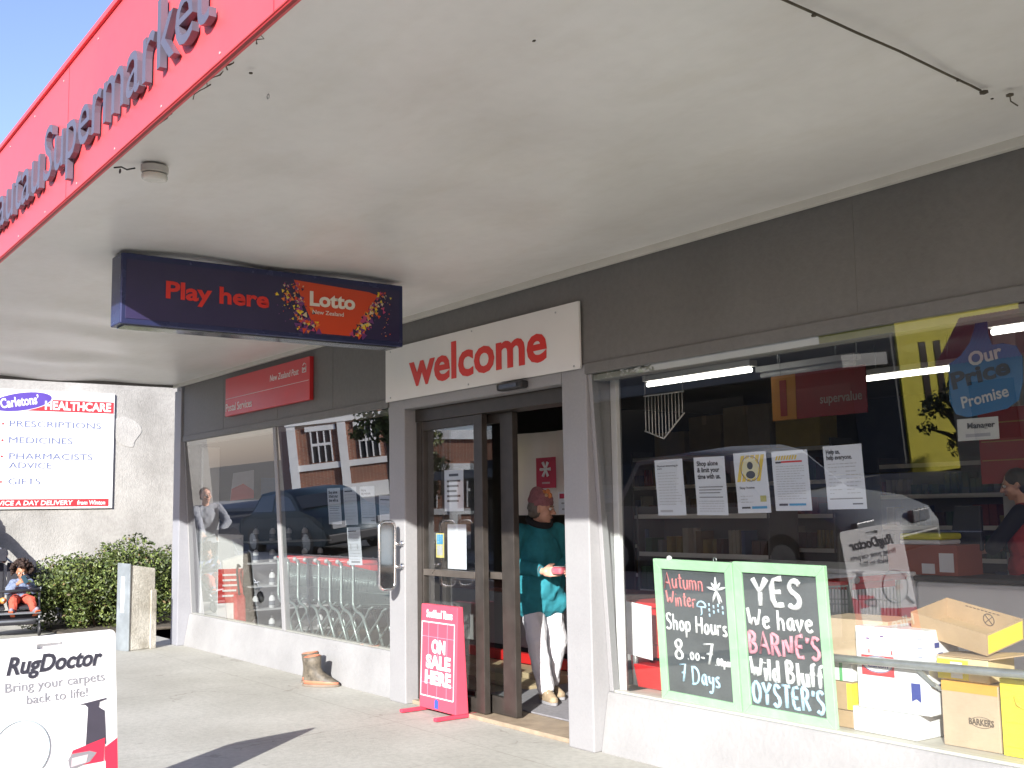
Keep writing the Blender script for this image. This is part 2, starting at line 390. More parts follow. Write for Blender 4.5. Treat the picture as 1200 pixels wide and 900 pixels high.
# interior lining of the shop
m = MB()
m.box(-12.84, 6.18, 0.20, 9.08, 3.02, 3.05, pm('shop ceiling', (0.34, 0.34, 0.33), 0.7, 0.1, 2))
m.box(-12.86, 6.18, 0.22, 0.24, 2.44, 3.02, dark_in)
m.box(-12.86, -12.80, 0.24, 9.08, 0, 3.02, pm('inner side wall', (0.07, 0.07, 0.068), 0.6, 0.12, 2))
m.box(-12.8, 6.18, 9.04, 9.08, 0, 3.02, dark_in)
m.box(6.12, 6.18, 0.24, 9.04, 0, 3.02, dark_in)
m.build('inner_lining', shop)
floor_m = pm('shop floor vinyl', (0.30, 0.24, 0.17), 0.35, 0.15, 2.5, fine=0.1)
m = MB(); m.box(-12.86, 6.18, 0.19, 9.06, -0.02, 0.02, floor_m); m.build('shop_floor', shop)
m = MB(); m.box(-7.732, -5.693, 0.06, 0.42, 0.0, 0.03, pm('worn door sill', (0.34, 0.27, 0.19), 0.6, 0.3, 8), 0.004); m.build('door_sill', shop)
m = MB(); m.box(-7.6, -5.75, 0.45, 1.7, 0.021, 0.034, pm('grey entrance mat', (0.24, 0.235, 0.25), 0.95, 0.2, 30), 0.004); tag(m.build('entrance_mat'), 'grey flat entrance mat on the shop floor just inside the doors', 'mat')
m = MB(); m.box(-5.40, 6.1, 0.16, 1.05, 0.30, 0.352, pm('display shelf', (0.55, 0.52, 0.45), 0.6, 0.1, 4), 0.003); m.build('display_shelf', shop)

# windows
def window(x0, x1, panes, mull, gm):
    f = MB()
    f.prism([(x0, G(0, ZW, -0.004).y, ZW), (x0, G(0, 0.36, -0.004).y, 0.36), (x0, G(0, 0.36, 0.05).y, 0.36), (x0, G(0, ZW, 0.05).y, ZW)], (0.035, 0, 0), grey_pil, 0.003)
    f.prism([(x1-0.035, G(0, ZW, -0.004).y, ZW), (x1-0.035, G(0, 0.36, -0.004).y, 0.36), (x1-0.035, G(0, 0.36, 0.05).y, 0.36), (x1-0.035, G(0, ZW, 0.05).y, ZW)], (0.035, 0, 0), grey_pil, 0.003)
    for a in mull:
        f.prism([(a-0.035, G(0, ZW, -0.012).y, ZW), (a-0.035, G(0, 0.36, -0.012).y, 0.36), (a-0.035, G(0, 0.36, 0.05).y, 0.36), (a-0.035, G(0, ZW, 0.05).y, ZW)], (0.07, 0, 0), grey_pil, 0.004)
    f.box(x0+0.04, x1-0.04, 0.03, 0.12, ZW-0.045, ZW-0.005, pm('head lining', (0.30, 0.29, 0.26), 0.6), 0.004)                # head lining behind the glass
    f.box(x0+0.037, x1-0.037, 0.142, 0.19, 0.352, 0.372, cream, 0.003)                    # glazing bead on the sill
    fo = f.build('window_frame', shop)
    for a, b in panes:
        p = MB(); p.face([G(a, 0.352), G(b, 0.352), G(b, ZW+0.02), G(a, ZW+0.02)], gm)
        p.build('glass_pane', fo)
    return fo
window(-12.90, -7.986, ((-12.87, -10.33), (-10.27, -8.01)), (-10.30,), glass_l)
window(-5.44, 6.2, ((-5.41, 0.97), (1.03, 6.17)), (1.0,), glass)
m = MB(); m.box(-5.438, -5.385, 0.20, 0.235, 0.36, 2.36, white_p, 0.004); m.build('window_jamb', shop)
m = MB(); m.box(-12.80, -12.74, 0.20, 0.40, 0.03, 2.30, white_p, 0.004); m.build('window_jamb', shop)

# sliding doors
def door(name, x0, x1, y, z0, z1, st, lo, rail):
    d = MB()
    d.box(x0, x0+st[0], y, y+0.05, z0, z1, bronze, 0.003); d.box(x1-st[1], x1, y, y+0.05, z0, z1, bronze, 0.003)
    d.box(x0+st[0], x1-st[1], y+0.002, y+0.048, z1-0.07, z1, bronze, 0.002); d.box(x0+st[0], x1-st[1], y+0.002, y+0.048, z0, z0+lo, bronze, 0.002)
    if rail: d.box(x0+st[0], x1-st[1], y-0.004, y+0.05, 1.0, 1.05, pm('worn bronze rail', (0.17, 0.15, 0.13), 0.3, 0.2, 9, metal=0.6), 0.003)
    o = d.build(name, shop)
    g = MB(); g.face([(x0+st[0]-0.01, y+0.024, z0), (x1-st[1]+0.01, y+0.024, z0), (x1-st[1]+0.01, y+0.024, z1-0.02), (x0+st[0]-0.01, y+0.024, z1-0.02)], glass); g.build('glass_pane', o)
    return o
m = MB(); m.box(-7.73, -5.695, 0.10, 0.30, 2.22, 2.323, bronze, 0.004); m.box(-7.73, -7.66, 0.11, 0.28, 0.035, 2.22, bronze, 0.003); m.build('door_frame', shop)
door('sliding_door', -7.655, -6.80, 0.115, 0.037, 2.218, (0.02, 0.11), 0.10, True)
door('sliding_door', -7.50, -6.53, 0.20, 0.037, 2.218, (0.05, 0.155), 0.12, True)
m = MB(); m.box(-6.345, -6.05, -0.07, -0.002, 2.333, 2.385, black_m, 0.012); m.box(-6.30, -6.10, -0.074, -0.07, 2.345, 2.372, pm('sensor lens', (0.03, 0.03, 0.035), 0.15)); tag(m.build('door_sensor'), 'small black door motion sensor on the lintel under the welcome sign', 'sensor')

# awning
aw = MB()
def soffit_stains(m):
    t, b = nodes_of(m); src = b.inputs['Base Color'].links[0].from_socket; tc = t.nodes.new('ShaderNodeTexCoord'); mp = t.nodes.new('ShaderNodeMapping'); mp.inputs['Scale'].default_value = (0.9, 2.4, 1); t.links.new(tc.outputs['Object'], mp.inputs[0])
    n = t.nodes.new('ShaderNodeTexNoise'); n.inputs['Scale'].default_value = 1.3; n.inputs['Detail'].default_value = 9; n.inputs['Roughness'].default_value = 0.68; t.links.new(mp.outputs[0], n.inputs['Vector'])
    cr = t.nodes.new('ShaderNodeValToRGB'); t.links.new(n.outputs['Fac'], cr.inputs['Fac']); cr.color_ramp.elements[0].position = 0.30; cr.color_ramp.elements[1].position = 0.52; cr.color_ramp.elements[0].color = (0.94, 0.93, 0.905, 1); cr.color_ramp.elements[1].color = (1, 1, 1, 1)
    mx = t.nodes.new('ShaderNodeMix'); mx.data_type = 'RGBA'; mx.blend_type = 'MULTIPLY'; mx.inputs[0].default_value = 1; t.links.new(src, mx.inputs[6]); t.links.new(cr.outputs[0], mx.inputs[7]); t.links.new(mx.outputs[2], b.inputs['Base Color'])
soffit_m = pm('soffit paint', (0.78, 0.77, 0.74), 0.38, 0.05, 0.55, 0.12, 2.2, fine=0.03, tint=(0.70, 0.685, 0.65))
soffit_stains(soffit_m)
NX, NY = 170, 26
XA, XB, YA, YB = -13.14, 6.4, -3.16, -0.002
vv = {}
def sag(x, y):
    a = 0.5+0.5*math.sin(x*2.62+0.4); bse = math.sin(math.pi*(y-YA)/(YB-YA))
    return (0.030*a*bse*math.sin(x*4.3+y*1.4+0.8*math.sin(y*2.1)) + 0.02*math.sin(x*1.13+2.1)*bse + 0.022*math.sin(y*5.0+x*2.0+math.sin(x*1.7))*bse)
for i in range(NX+1):
    for j in range(NY+1):
        x = XA+(XB-XA)*i/NX; y = YA+(YB-YA)*j/NY
        vv[i, j] = aw.bm.verts.new((x, y, 3.062+sag(x, y)*0.7))
fs = [aw.bm.faces.new((vv[i, j], vv[i, j+1], vv[i+1, j+1], vv[i+1, j])) for i in range(NX) for j in range(NY)]
aw._tag(fs, soffit_m, True)
dirt = pm('soffit grime', (0.10, 0.085, 0.06), 0.9, 0.4, 20)
aw.box(XA, XB, -0.045, -0.003, 3.022, 3.0635, cream, 0.004)                                     # cover strip along the wall
aw.box(XA, XB, YA, 0.0, 3.16, 3.60, pm('awning roof', (0.3, 0.3, 0.3), 0.7))
aw.box(XA-0.02, XA, YA, -0.03, 3.03, 3.60, pm('awning end board', (0.16, 0.15, 0.14), 0.6))
rnd = random.Random(3)
for i in range(5):                                                                            # cobweb tufts and insect dirt
    x = rnd.uniform(-11, -1.2); y = rnd.choice([rnd.uniform(-3.12, -3.02), rnd.uniform(-3.1, -0.1)])
    r = rnd.uniform(0.003, 0.008)
    aw.ball((x, y, 3.046+sag(x, y)*0.9), r, dirt, 1, (rnd.uniform(0.8, 2.4), rnd.uniform(0.8, 1.4), 0.5))
rw = random.Random(12)
for k in range(5):                                                                            # cobwebs and grime where the fascia meets the ceiling
    x = rw.uniform(-4.4, -3.1); l = rw.uniform(0.05, 0.22)
    aw.tube([(x+l*i/4, -3.150+rw.uniform(-0.006, 0.02), 3.05+rw.uniform(-0.004, 0.004)) for i in range(5)], [rw.uniform(0.001, 0.0035) for _ in range(5)], dirt, 5)
awn = aw.build('awning', shop)
f = MB()
fas_m = pm('fascia red', (0.74, 0.075, 0.085), 0.42, 0.14, 0.9, fine=0.05, tint=(0.68, 0.075, 0.085))
f.box(XA-0.04, XB, -3.20, -3.162, 3.035, 3.705, fas_m, 0.004)
f.box(XA-0.04, XB, -3.195, -3.180, 3.026, 3.0345, pm('fascia drip edge', (0.30, 0.02, 0.02), 0.5, 0.2, 6), 0.003)
f.box(XA-0.04, XB, -3.215, -3.10, 3.707, 3.735, fas_m, 0.004)
for xs_ in (-10.4, -7.95, -5.5, -3.06): f.box(xs_, xs_+0.004, -3.2012, -3.199, 3.037, 3.70, pm('fascia seam', (0.35, 0.02, 0.03), 0.5))
rv = random.Random(5)
for k in range(30): xx = -11+0.3*k; f.cone((xx, -3.2, 3.06 if k % 2 else 3.66), (xx, -3.203, 3.06 if k % 2 else 3.66), 0.006, 0.005, pm('rivet', (0.6, 0.3, 0.3), 0.4), 8)
fo = f.build('fascia', awn)
f = MB()
let_face = pm('brushed letter metal', (0.115, 0.11, 0.145), 0.42, 0.1, 8, metal=0.25)
f.text('Otautau', (-5.90, -3.2, 3.185), X1, Z1, 0.275, let_face, align='r', bold=0.0, depth=0.026, n=0.008, w=1.57)
f.text('Supermarket', (-5.82, -3.2, 3.185), X1, Z1, 0.275, let_face, bold=0.0, depth=0.026, n=0.008, w=2.30)
f.build('lettering', fo)
# ================================================================== signs on the shop front
s = thing('welcome_sign', 'white panel reading welcome in red letters over the shop doors', 'sign', (-6.72, -0.02, 2.4))
m = MB(); m.box(-7.985, -5.462, -0.03, -0.013, 2.40, 2.84, white_sign, 0.002)
for px_, pz in ((-7.9, 2.43), (-6.75, 2.425), (-5.52, 2.42), (-7.9, 2.81), (-6.7, 2.815), (-5.7, 2.80)): m.cone((px_, -0.034, pz), (px_, -0.03, pz), 0.007, 0.007, steel, 8)
m.build('panel', s)
m = MB(); m.text('welcome', (-7.60, -0.03, 2.50), X1, Z1, 0.262, txt_red, bold=0.026, w=1.80); m.build('lettering', s)

lt = thing('lotto_sign', 'long dark navy lightbox hanging under the awning that reads Play here and Lotto', 'sign', (-6.61, -1.68, 2.62))
navy = pm('navy sign film', (0.030, 0.024, 0.07), 0.22, 0.1, 4)
navy_al = pm('navy aluminium', (0.03, 0.036, 0.10), 0.25, 0.1, 6, metal=0.3)
m = MB(); m.box(-6.705, -6.515, -2.63, -0.722, 2.622, 3.048, navy_al, 0.008)
m.box(-6.68, -6.54, -2.60, -0.76, 2.614, 2.621, pm('lightbox underside', (0.25, 0.26, 0.27), 0.06, 0.2, 4, metal=0.9))
for yy in (-2.2, -1.15): m.cone((-6.61, yy, 3.03), (-6.61, yy, 3.056), 0.02, 0.02, steel, 8)
m.build('cabinet', lt)
m = MB(); m.box(-6.5145, -6.5115, -2.60, -0.752, 2.655, 3.01, navy, 0.001); fp = m.build('face_panel', lt)
LO = Vector((-6.5115, 0, 0))
def LP(y, z, n=0.0): return Vector((-6.5115+n, y, z))
lot_red = pm('lotto red', (0.60, 0.06, 0.015), 0.3, 0.04, 5)
m = MB(); m.prism([LP(-1.535, 3.0), LP(-0.99, 2.975), LP(-0.90, 2.955), LP(-1.02, 2.80), LP(-1.13, 2.665), LP(-1.37, 2.665), LP(-1.44, 2.80)], (0.0012, 0, 0), lot_red)
cols = [pm('confetti yellow', (0.75, 0.55, 0.03), 0.35, 0.05, 5), pm('confetti purple', (0.13, 0.03, 0.16), 0.35, 0.05, 5), lot_red, pm('confetti orange', (0.70, 0.20, 0.03), 0.35, 0.05, 5),
        pm('confetti navy', (0.015, 0.012, 0.05), 0.35, 0.05, 5), pm('confetti pink', (0.45, 0.05, 0.16), 0.35, 0.05, 5), pm('confetti cream', (0.6, 0.5, 0.3), 0.35, 0.05, 5)]
rnd = random.Random(11); nn = 0.0014
def conf(y, z, r):
    global nn
    a = rnd.uniform(0, 6.28); nn += 0.000012
    m.face([LP(y+r*math.cos(a+k*2.09), z+r*math.sin(a+k*2.09), nn) for k in range(3)], rnd.choice(cols))
for k in range(150):
    t_ = rnd.random(); z = 2.67+0.31*t_; yc = -1.40-0.13*t_
    conf(yc+rnd.gauss(-0.035, 0.045), z, rnd.uniform(0.006, 0.022)*(1.3-0.7*t_))
    yc2 = -1.12+0.21*t_
    conf(yc2+abs(rnd.gauss(0.015, 0.05)), z, rnd.uniform(0.006, 0.022)*(1.35-0.7*t_))
for k in range(40):
    conf(rnd.choice([-1.60, -0.86])+rnd.gauss(0, 0.03), rnd.uniform(2.68, 2.96), rnd.uniform(0.003, 0.007))
m.build('emblem', lt)
m = MB()
m.text('Play here', LP(-2.365, 2.80), Y1, Z1, 0.098, txt_red, w=0.66, bold=0.03)
m.text('Lotto', LP(-1.425, 2.845, 0.004), Y1, Z1, 0.088, pm('lotto cream', (0.72, 0.68, 0.58), 0.4, 0.03, 5), w=0.33, bold=0.035)
m.text('New Zealand', LP(-1.405, 2.79, 0.004), Y1, Z1, 0.026, MATS['lotto cream'], w=0.225, bold=0.005)
m.build('lettering', lt)

ps = thing('postal_sign', 'red panel reading Postal Services and New Zealand Post on the wall above the left window', 'sign', (-10.4, -0.02, 2.55))
m = MB(); m.box(-11.455, -9.385, -0.045, -0.004, 2.55, 2.958, red_sign, 0.004); m.build('panel', ps)
m = MB()
m.text('Postal Services', (-11.43, -0.045, 2.60), X1, Z1, 0.08, txt_white, w=0.70, bold=0.003)
m.text('New Zealand Post', (-9.62, -0.045, 2.81), X1, Z1, 0.062, txt_white, w=0.66, bold=0.002, align='r', shear=0.15)
m.box(-11.43, -9.40, -0.0485, -0.0455, 2.733, 2.7365, txt_white)
c = Vector((-9.50, -0.047, 2.85))
m.tube([c+Vector((-0.035, 0, 0.02)), c+Vector((-0.035, 0, -0.03)), c+Vector((0.04, 0, -0.03)), c+Vector((0.04, 0, 0.025))], 0.005, txt_white, 5)
m.tube([c+Vector((-0.03, 0, 0.035)), c+Vector((0.0, 0, 0.055)), c+Vector((0.04, 0, 0.04))], 0.004, txt_white, 5)
m.tube([c+Vector((-0.015, 0, -0.015)), c+Vector((-0.015, 0, 0.012)), c+Vector((0.0, 0, 0.0)), c+Vector((0.02, 0, 0.014)), c+Vector((0.02, 0, -0.012))], 0.004, txt_white, 5)
m.build('lettering', ps)

# soffit lamp with its cable, hooks
la = thing('bulkhead_light', 'small oval bulkhead light with a stub of black cable under the awning edge', 'light', (-4.82, -2.99, 3.05))
m = MB()
pts = []
def oval(rx, ry, z, n=22): return [Vector((-4.82+0.78*rx*math.cos(2*math.pi*i/n), -2.99+0.72*ry*math.sin(2*math.pi*i/n), z)) for i in range(n)]
m.prism(oval(0.062, 0.085, 3.02), (0, 0, 0.033), pm('bulkhead base', (0.52, 0.50, 0.46), 0.5), 0.004); m.build('base', la)
m = MB(); m.prism(oval(0.058, 0.080, 2.985), (0, 0, 0.034), pm('bulkhead lens', (0.62, 0.61, 0.56), 0.25, 0.08, 9), 0.012); m.build('lens', la)
m = MB(); m.tube([(-4.84, -3.07, 3.035), (-4.86, -3.10, 3.028), (-4.86, -3.125, 3.036), (-4.87, -3.155, 3.03)], 0.004, black_m, 6); m.ring((-4.86, -3.13, 3.016), X1, Z1, 0.009, 0.0025, black_m, 12); m.build('cable', la)
hk = MB(); hk.ring((-3.72, -2.93, 3.035), X1, Z1, 0.009, 0.002, steel, 14); tag(hk.build('ceiling_hook'), 'tiny steel ring hook screwed into the awning ceiling behind the red fascia', 'hook')
cb = MB()
cp_ = [(-2.13, -1.98, 3.047), (-2.14, -1.75, 3.045), (-2.155, -1.55, 3.046), (-2.165, -1.30, 3.045), (-2.19, -1.0, 3.044), (-2.205, -0.80, 3.044), (-2.21, -0.73, 3.042)]
cb.tube([(-2.11, -2.6, 3.047), (-2.12, -2.3, 3.046)]+cp_, 0.0045, dirt, 6)
for (x, y, r) in ((-2.21, -0.71, 0.016), (-2.14, -1.78, 0.010), (-2.195, -0.90, 0.008), (-2.23, -0.62, 0.006), (-2.17, -0.60, 0.014)): cb.ball((x, y, 3.04), r, dirt, 1, (1.2, 1, 0.6))
cb.tube([(-2.17, -0.60, 3.04), (-2.19, -0.56, 3.03), (-2.18, -0.53, 3.015)], 0.003, dirt, 5)
tag(cb.build('ceiling_cable'), 'thin dirty cable tacked along the awning ceiling with cobwebs at its end', 'cable')

# chrome framed bracket on the left door pillar
br = thing('bracket_frame', 'chrome framed flag bracket standing out from the pillar left of the doors', 'bracket', (-7.76, -0.1, 0.88))
m = MB()
xx = -7.765; y0, y1, z0, z1, r = -0.215, -0.075, 0.895, 1.425, 0.045
def rr(y0, y1, z0, z1, r, n=5):
    out = []
    for cyy, czz, a0 in ((y1-r, z1-r, 0), (y0+r, z1-r, 90), (y0+r, z0+r, 180), (y1-r, z0+r, 270)):
        for k in range(n+1): a = math.radians(a0+90*k/n); out.append(Vector((xx, cyy+r*math.cos(a), czz+r*math.sin(a))))
    return out
m.tube(rr(y0, y1, z0, z1, r), 0.013, chrome, 10, True); m.build('frame', br)
m = MB(); m.prism(rr(y0+0.012, y1-0.012, z0+0.012, z1-0.012, 0.03), (0.008, 0, 0), pm('bracket plate', (0.3, 0.32, 0.34), 0.14, 0.1, 6, metal=1.0)); m.build('plate', br)
for zz in (1.07, 1.25):
    m = MB(); m.cone((xx, -0.075, zz), (xx, 0.0, zz), 0.016, 0.016, chrome, 12); m.cone((xx, -0.014, zz), (xx, -0.001, zz), 0.024, 0.024, chrome, 12); m.build('standoff', br)

# ================================================================== things on the footpath
# pink newspaper sign
pk = thing('newspaper_sign', 'pink footpath sign reading ON SALE HERE at the shop doors', 'sign', (-7.16, 0, 0))
pink = pm('pink sign board', (0.62, 0.075, 0.12), 0.45, 0.05, 4); pinkd = pm('pink sign edge', (0.58, 0.05, 0.09), 0.45, 0.05, 4)
m = MB(); m.prism([(-7.435, -0.055, 0.03), (-7.435, -0.03, 0.80), (-7.435, 0.02, 0.80), (-7.435, 0.06, 0.03)], (0.505, 0, 0), pink, 0.006); m.build('board', pk)
PN = Vector((0, -0.025, 0)); pu = Vector((0, 0.0325, 1)).normalized()
def PP(x, z, n=0.0): return Vector((x, -0.055+(z-0.03)*0.0325-0.001-n, z))
m = MB()
m.text('Southland Times', PP(-7.17, 0.705), X1, pu, 0.055, txt_white, w=0.36, align='c', bold=0.03)
for k, tx in enumerate(('ON', 'SALE', 'HERE')): m.text(tx, PP(-7.175, 0.45-k*0.115), X1, pu, 0.088, txt_white, w=(0.19, 0.34, 0.36)[k], align='c', bold=0.05)
m.build('lettering', pk)
m = MB(); lp = pm('pale pink print lines', (0.75, 0.30, 0.40), 0.5)
def bar(x0, x1, z0, z1, mm): m.prism([PP(x0, z0, 0.0005), PP(x1, z0, 0.0005), PP(x1, z1, 0.0005), PP(x0, z1, 0.0005)], (0, -0.001, 0), mm)
for x in (-7.42, -6.965): bar(x, x+0.008, 0.12, 0.665, txt_white)
for z in (0.665, 0.12): bar(-7.42, -6.957, z, z+0.008, txt_white)
for x in (-7.32, -7.19, -7.06): bar(x, x+0.004, 0.128, 0.664, lp)
for z in (0.22, 0.56): bar(-7.412, -6.965, z, z+0.003, lp)
m.prism([PP(-7.215, 0.045, 0.0005), PP(-7.165, 0.045, 0.0005), PP(-7.165, 0.10, 0.0005), PP(-7.19, 0.115, 0.0005), PP(-7.215, 0.10, 0.0005)], (0, -0.002, 0), pm('blue seal', (0.04, 0.10, 0.45), 0.5))
m.build('print', pk)
for x in (-7.425, -6.945):
    m = MB(); m.box(x-0.018, x+0.018, -0.225, 0.20, 0.004, 0.03, pinkd, 0.006); m.build('foot', pk)

# carpet cleaner A-board
ab = thing('carpet_cleaner_sign', 'white A-board advertising a carpet cleaner, with magnifying glass and red machine printed', 'sign', (-5.85, -3.1, 0))
Lv = Vector((-0.186, 0.983, 0)).normalized(); Nv = Vector((0.983, 0.186, 0)).normalized()
TR = Vector((-5.85, -2.81, 0.93)); AW = 0.665; LEAN = 0.085
up_ = (Vector((0, 0, 1))-Nv*LEAN/0.93*1.0).normalized()
def AP(u, v, n=0.0):
    """u along the board from its left edge, v up from the footpath"""
    return TR-Lv*(AW-u)+Nv*(LEAN*(0.93-v)/0.93+n)+Vector((0, 0, v-0.93))
aw_m = pm('A-board white', (0.80, 0.80, 0.80), 0.35, 0.03, 3); ared = pm('A-board red', (0.66, 0.03, 0.07), 0.35, 0.04, 3)
def rrect(u0, u1, v0, v1, r, n=4):
    o_ = []
    for cu_, cv_, a0 in ((u1-r, v1-r, 0), (u0+r, v1-r, 90), (u0+r, v0+r, 180), (u1-r, v0+r, 270)):
        for k in range(n+1): a = math.radians(a0+90*k/n); o_.append((cu_+r*math.cos(a), cv_+r*math.sin(a)))
    return o_
# board with a real slot: built as four pieces butted round the opening
m = MB(); su0, su1, sv0, sv1 = 0.265, 0.395, 0.868, 0.893
def apr(pl, d, mm, n=0.0): m.prism([AP(u, v, n) for u, v in pl], Nv*d, mm)
apr([(0.0, 0.012), (AW, 0.012), (AW, sv0), (0, sv0)], -0.012, aw_m)
apr([(0.0, sv0), (su0, sv0), (su0, sv1), (0, sv1)], -0.012, aw_m); apr([(su1, sv0), (AW, sv0), (AW, sv1), (su1, sv1)], -0.012, aw_m)
top = [(0, sv1), (AW, sv1)]+[(AW-0.025+0.025*math.cos(math.radians(a)), 0.905+0.025*math.sin(math.radians(a))) for a in (0, 30, 60, 90)]+[(0.025+0.025*math.cos(math.radians(a)), 0.905+0.025*math.sin(math.radians(a))) for a in (90, 120, 150, 180)]
apr(top, -0.012, aw_m); m.build('panel', ab)
m = MB()
m.prism([AP(0, 0.012, -0.20)+Nv*-0.0, AP(AW, 0.012, -0.20), AP(AW, 0.90, -0.016), AP(0, 0.90, -0.016)], Nv*-0.012, aw_m); m.build('rear_panel', ab)
m = MB()
m.text('RugDoctor', AP(0.118, 0.765), Lv, up_, 0.077, txt_dark, w=0.475, bold=0.03, shear=0.28)
m.text('Bring your carpets', AP(0.112, 0.685), Lv, up_, 0.042, txt_grey, w=0.49)
m.text('back to life!', AP(0.212, 0.620), Lv, up_, 0.042, txt_grey, w=0.30)
m.build('lettering', ab)
m = MB()
wedge = [(0, 0.012), (AW, 0.012), (AW, 0.40), (0.60, 0.365), (0.595, 0.20), (0.40, 0.20), (0.385, 0.27), (0.20, 0.235), (0.0, 0.215)]
m.prism([AP(u, v, 0.0005) for u, v in wedge], Nv*0.0012, ared)
gl_m = pm('printed lens rim', (0.40, 0.47, 0.50), 0.4); paleg = pm('printed lens', (0.76, 0.78, 0.78), 0.4, 0.02)
cc = (0.185, 0.415)
m.prism([AP(cc[0]+0.135*math.cos(2*math.pi*k/32), cc[1]+0.135*math.sin(2*math.pi*k/32), 0.0018) for k in range(32)], Nv*0.0008, paleg)
m.ring(AP(cc[0], cc[1], 0.003), Lv, up_, 0.135, 0.0042, gl_m, 36)
m.tube([AP(0.085, 0.315, 0.003), AP(0.02, 0.25, 0.003)], 0.012, gl_m, 8)
m.prism([AP(u, v, 0.0028) for u, v in rrect(0.105, 0.19, 0.385, 0.42, 0.01)], Nv*0.0006, pm('printed pale stain', (0.70, 0.52, 0.46), 0.5))
dk = pm('printed dark machine', (0.055, 0.05, 0.07), 0.4); mg = pm('printed grey', (0.25, 0.24, 0.26), 0.4)
def pp(pl, mm, n): m.prism([AP(u, v, n) for u, v in pl], Nv*0.0008, mm)
pp([(0.47, 0.585), (0.61, 0.60), (0.612, 0.593), (0.575, 0.585), (0.57, 0.56), (0.60, 0.54), (0.605, 0.38), (0.50, 0.38), (0.515, 0.565), (0.50, 0.58)], dk, 0.0022)
pp([(0.42, 0.345), (0.435, 0.375), (0.60, 0.41), (0.59, 0.30), (0.425, 0.30)], ared, 0.0032)
pp([(0.41, 0.335), (0.43, 0.36), (0.52, 0.36), (0.555, 0.347), (0.52, 0.31), (0.42, 0.285)], mg, 0.0042)
pp([(0.425, 0.30), (0.43, 0.34), (0.51, 0.345), (0.50, 0.31)], pm('printed window', (0.62, 0.50, 0.52), 0.4), 0.0052)
pp([(0.395, 0.14), (0.41, 0.28), (0.60, 0.30), (0.60, 0.14)], aw_m, 0.0022)
m.build('print', ab)
m = MB(); m.text('Hire', AP(0.06, 0.085, 0.002), Lv, up_, 0.085, txt_white, w=0.25, bold=0.02); m.build('lettering', ab)

# gumboots
def boot(M, mat, trim, sole, label):
    b = thing('gumboot', label, 'boot', M @ Vector((0, 0, 0)), 'gumboots left under the window')
    t = MB(); rings = []
    prof = [(0.0, 0.015, 0.125, 0.045, 0.055), (0.0, 0.05, 0.125, 0.046, 0.06), (-0.02, 0.085, 0.10, 0.045, 0.0), (-0.045, 0.12, 0.068, 0.046, 0.0), (-0.055, 0.16, 0.06, 0.049, 0.0), (-0.058, 0.21, 0.063, 0.054, 0.0), (-0.06, 0.255, 0.066, 0.058, 0.0)]
    N = 20
    for cx, z, rx, ry, sh in prof:
        ring_ = []
        for k in range(N):
            a = 2*math.pi*k/N; x = cx+rx*math.cos(a)*(1.12 if (math.cos(a) > 0 and z < 0.09) else 1.0); y = ry*math.sin(a)*(1+0.12*math.cos(a) if z < 0.09 else 1)
            z_ = z-(0.012*max(0, math.cos(a)) if 0.04 < z < 0.1 else 0)+(0.010*math.cos(a) if z > 0.25 else 0)
            ring_.append(t.bm.verts.new(M @ Vector((x, y, z_))))
        rings.append(ring_)
    def skin(a, b_, mm):
        t._tag([t.bm.faces.new((a[k], a[(k+1) % N], b_[(k+1) % N], b_[k])) for k in range(N)], mm, True)
    for i in range(len(rings)-1): skin(rings[i], rings[i+1], trim if i == 0 else mat)
    inner = [t.bm.verts.new(v.co.lerp(M @ Vector((-0.06, 0, 0.255)), 0.14)) for v in rings[-1]]
    skin(rings[-1], inner, trim)
    low = [t.bm.verts.new(M @ Vector((-0.055+0.05*math.cos(2*math.pi*k/N), 0.04*math.sin(2*math.pi*k/N), 0.09))) for k in range(N)]
    skin(inner, low, black_m); t._tag([t.bm.faces.new(low)], black_m); t._tag([t.bm.faces.new(rings[0][::-1])], sole)
    t.build('upper', b)
    so = MB()
    so.prism([M @ Vector((0.145*math.cos(2*math.pi*k/24)*(1.0 if math.cos(2*math.pi*k/24) > 0 else 0.93), 0.052*math.sin(2*math.pi*k/24)*(1+0.1*math.cos(2*math.pi*k/24)), 0.001)) for k in range(24)], (0, 0, 0.02), sole, 0.004)
    so.build('sole', b)
    tr_ = MB(); tr_.ring(M @ Vector((-0.06, 0, 0.258)), (M.to_3x3() @ Vector((1, 0, 0.15))).normalized(), (M.to_3x3() @ Vector((0, 1, 0))), 0.065, 0.005, trim, 24, 0.88)
    tr_.build('rim', b)
    return b
camo = pm('camouflage rubber', (0.135, 0.115, 0.085), 0.6, 0.55, 16, tint=(0.075, 0.065, 0.05)); oran = pm('orange rubber trim', (0.52, 0.19, 0.11), 0.5, 0.15, 10); sole_m = pm('boot sole rubber', (0.20, 0.16, 0.12), 0.7, 0.2, 10)
boot(Matrix.Translation((-9.03, -0.10, 0)) @ Matrix.Rotation(math.radians(40), 4, 'Z') @ Matrix.Diagonal((1.25, 1.2, 1.0, 1)), camo, oran, sole_m, 'front camouflage gumboot with orange sole nearer the footpath')
boot(Matrix.Translation((-9.20, -0.045, 0)) @ Matrix.Rotation(math.radians(30), 4, 'Z') @ Matrix.Diagonal((1.25, 1.2, 1.03, 1)), camo, oran, sole_m, 'rear camouflage gumboot half hidden against the wall under the window')

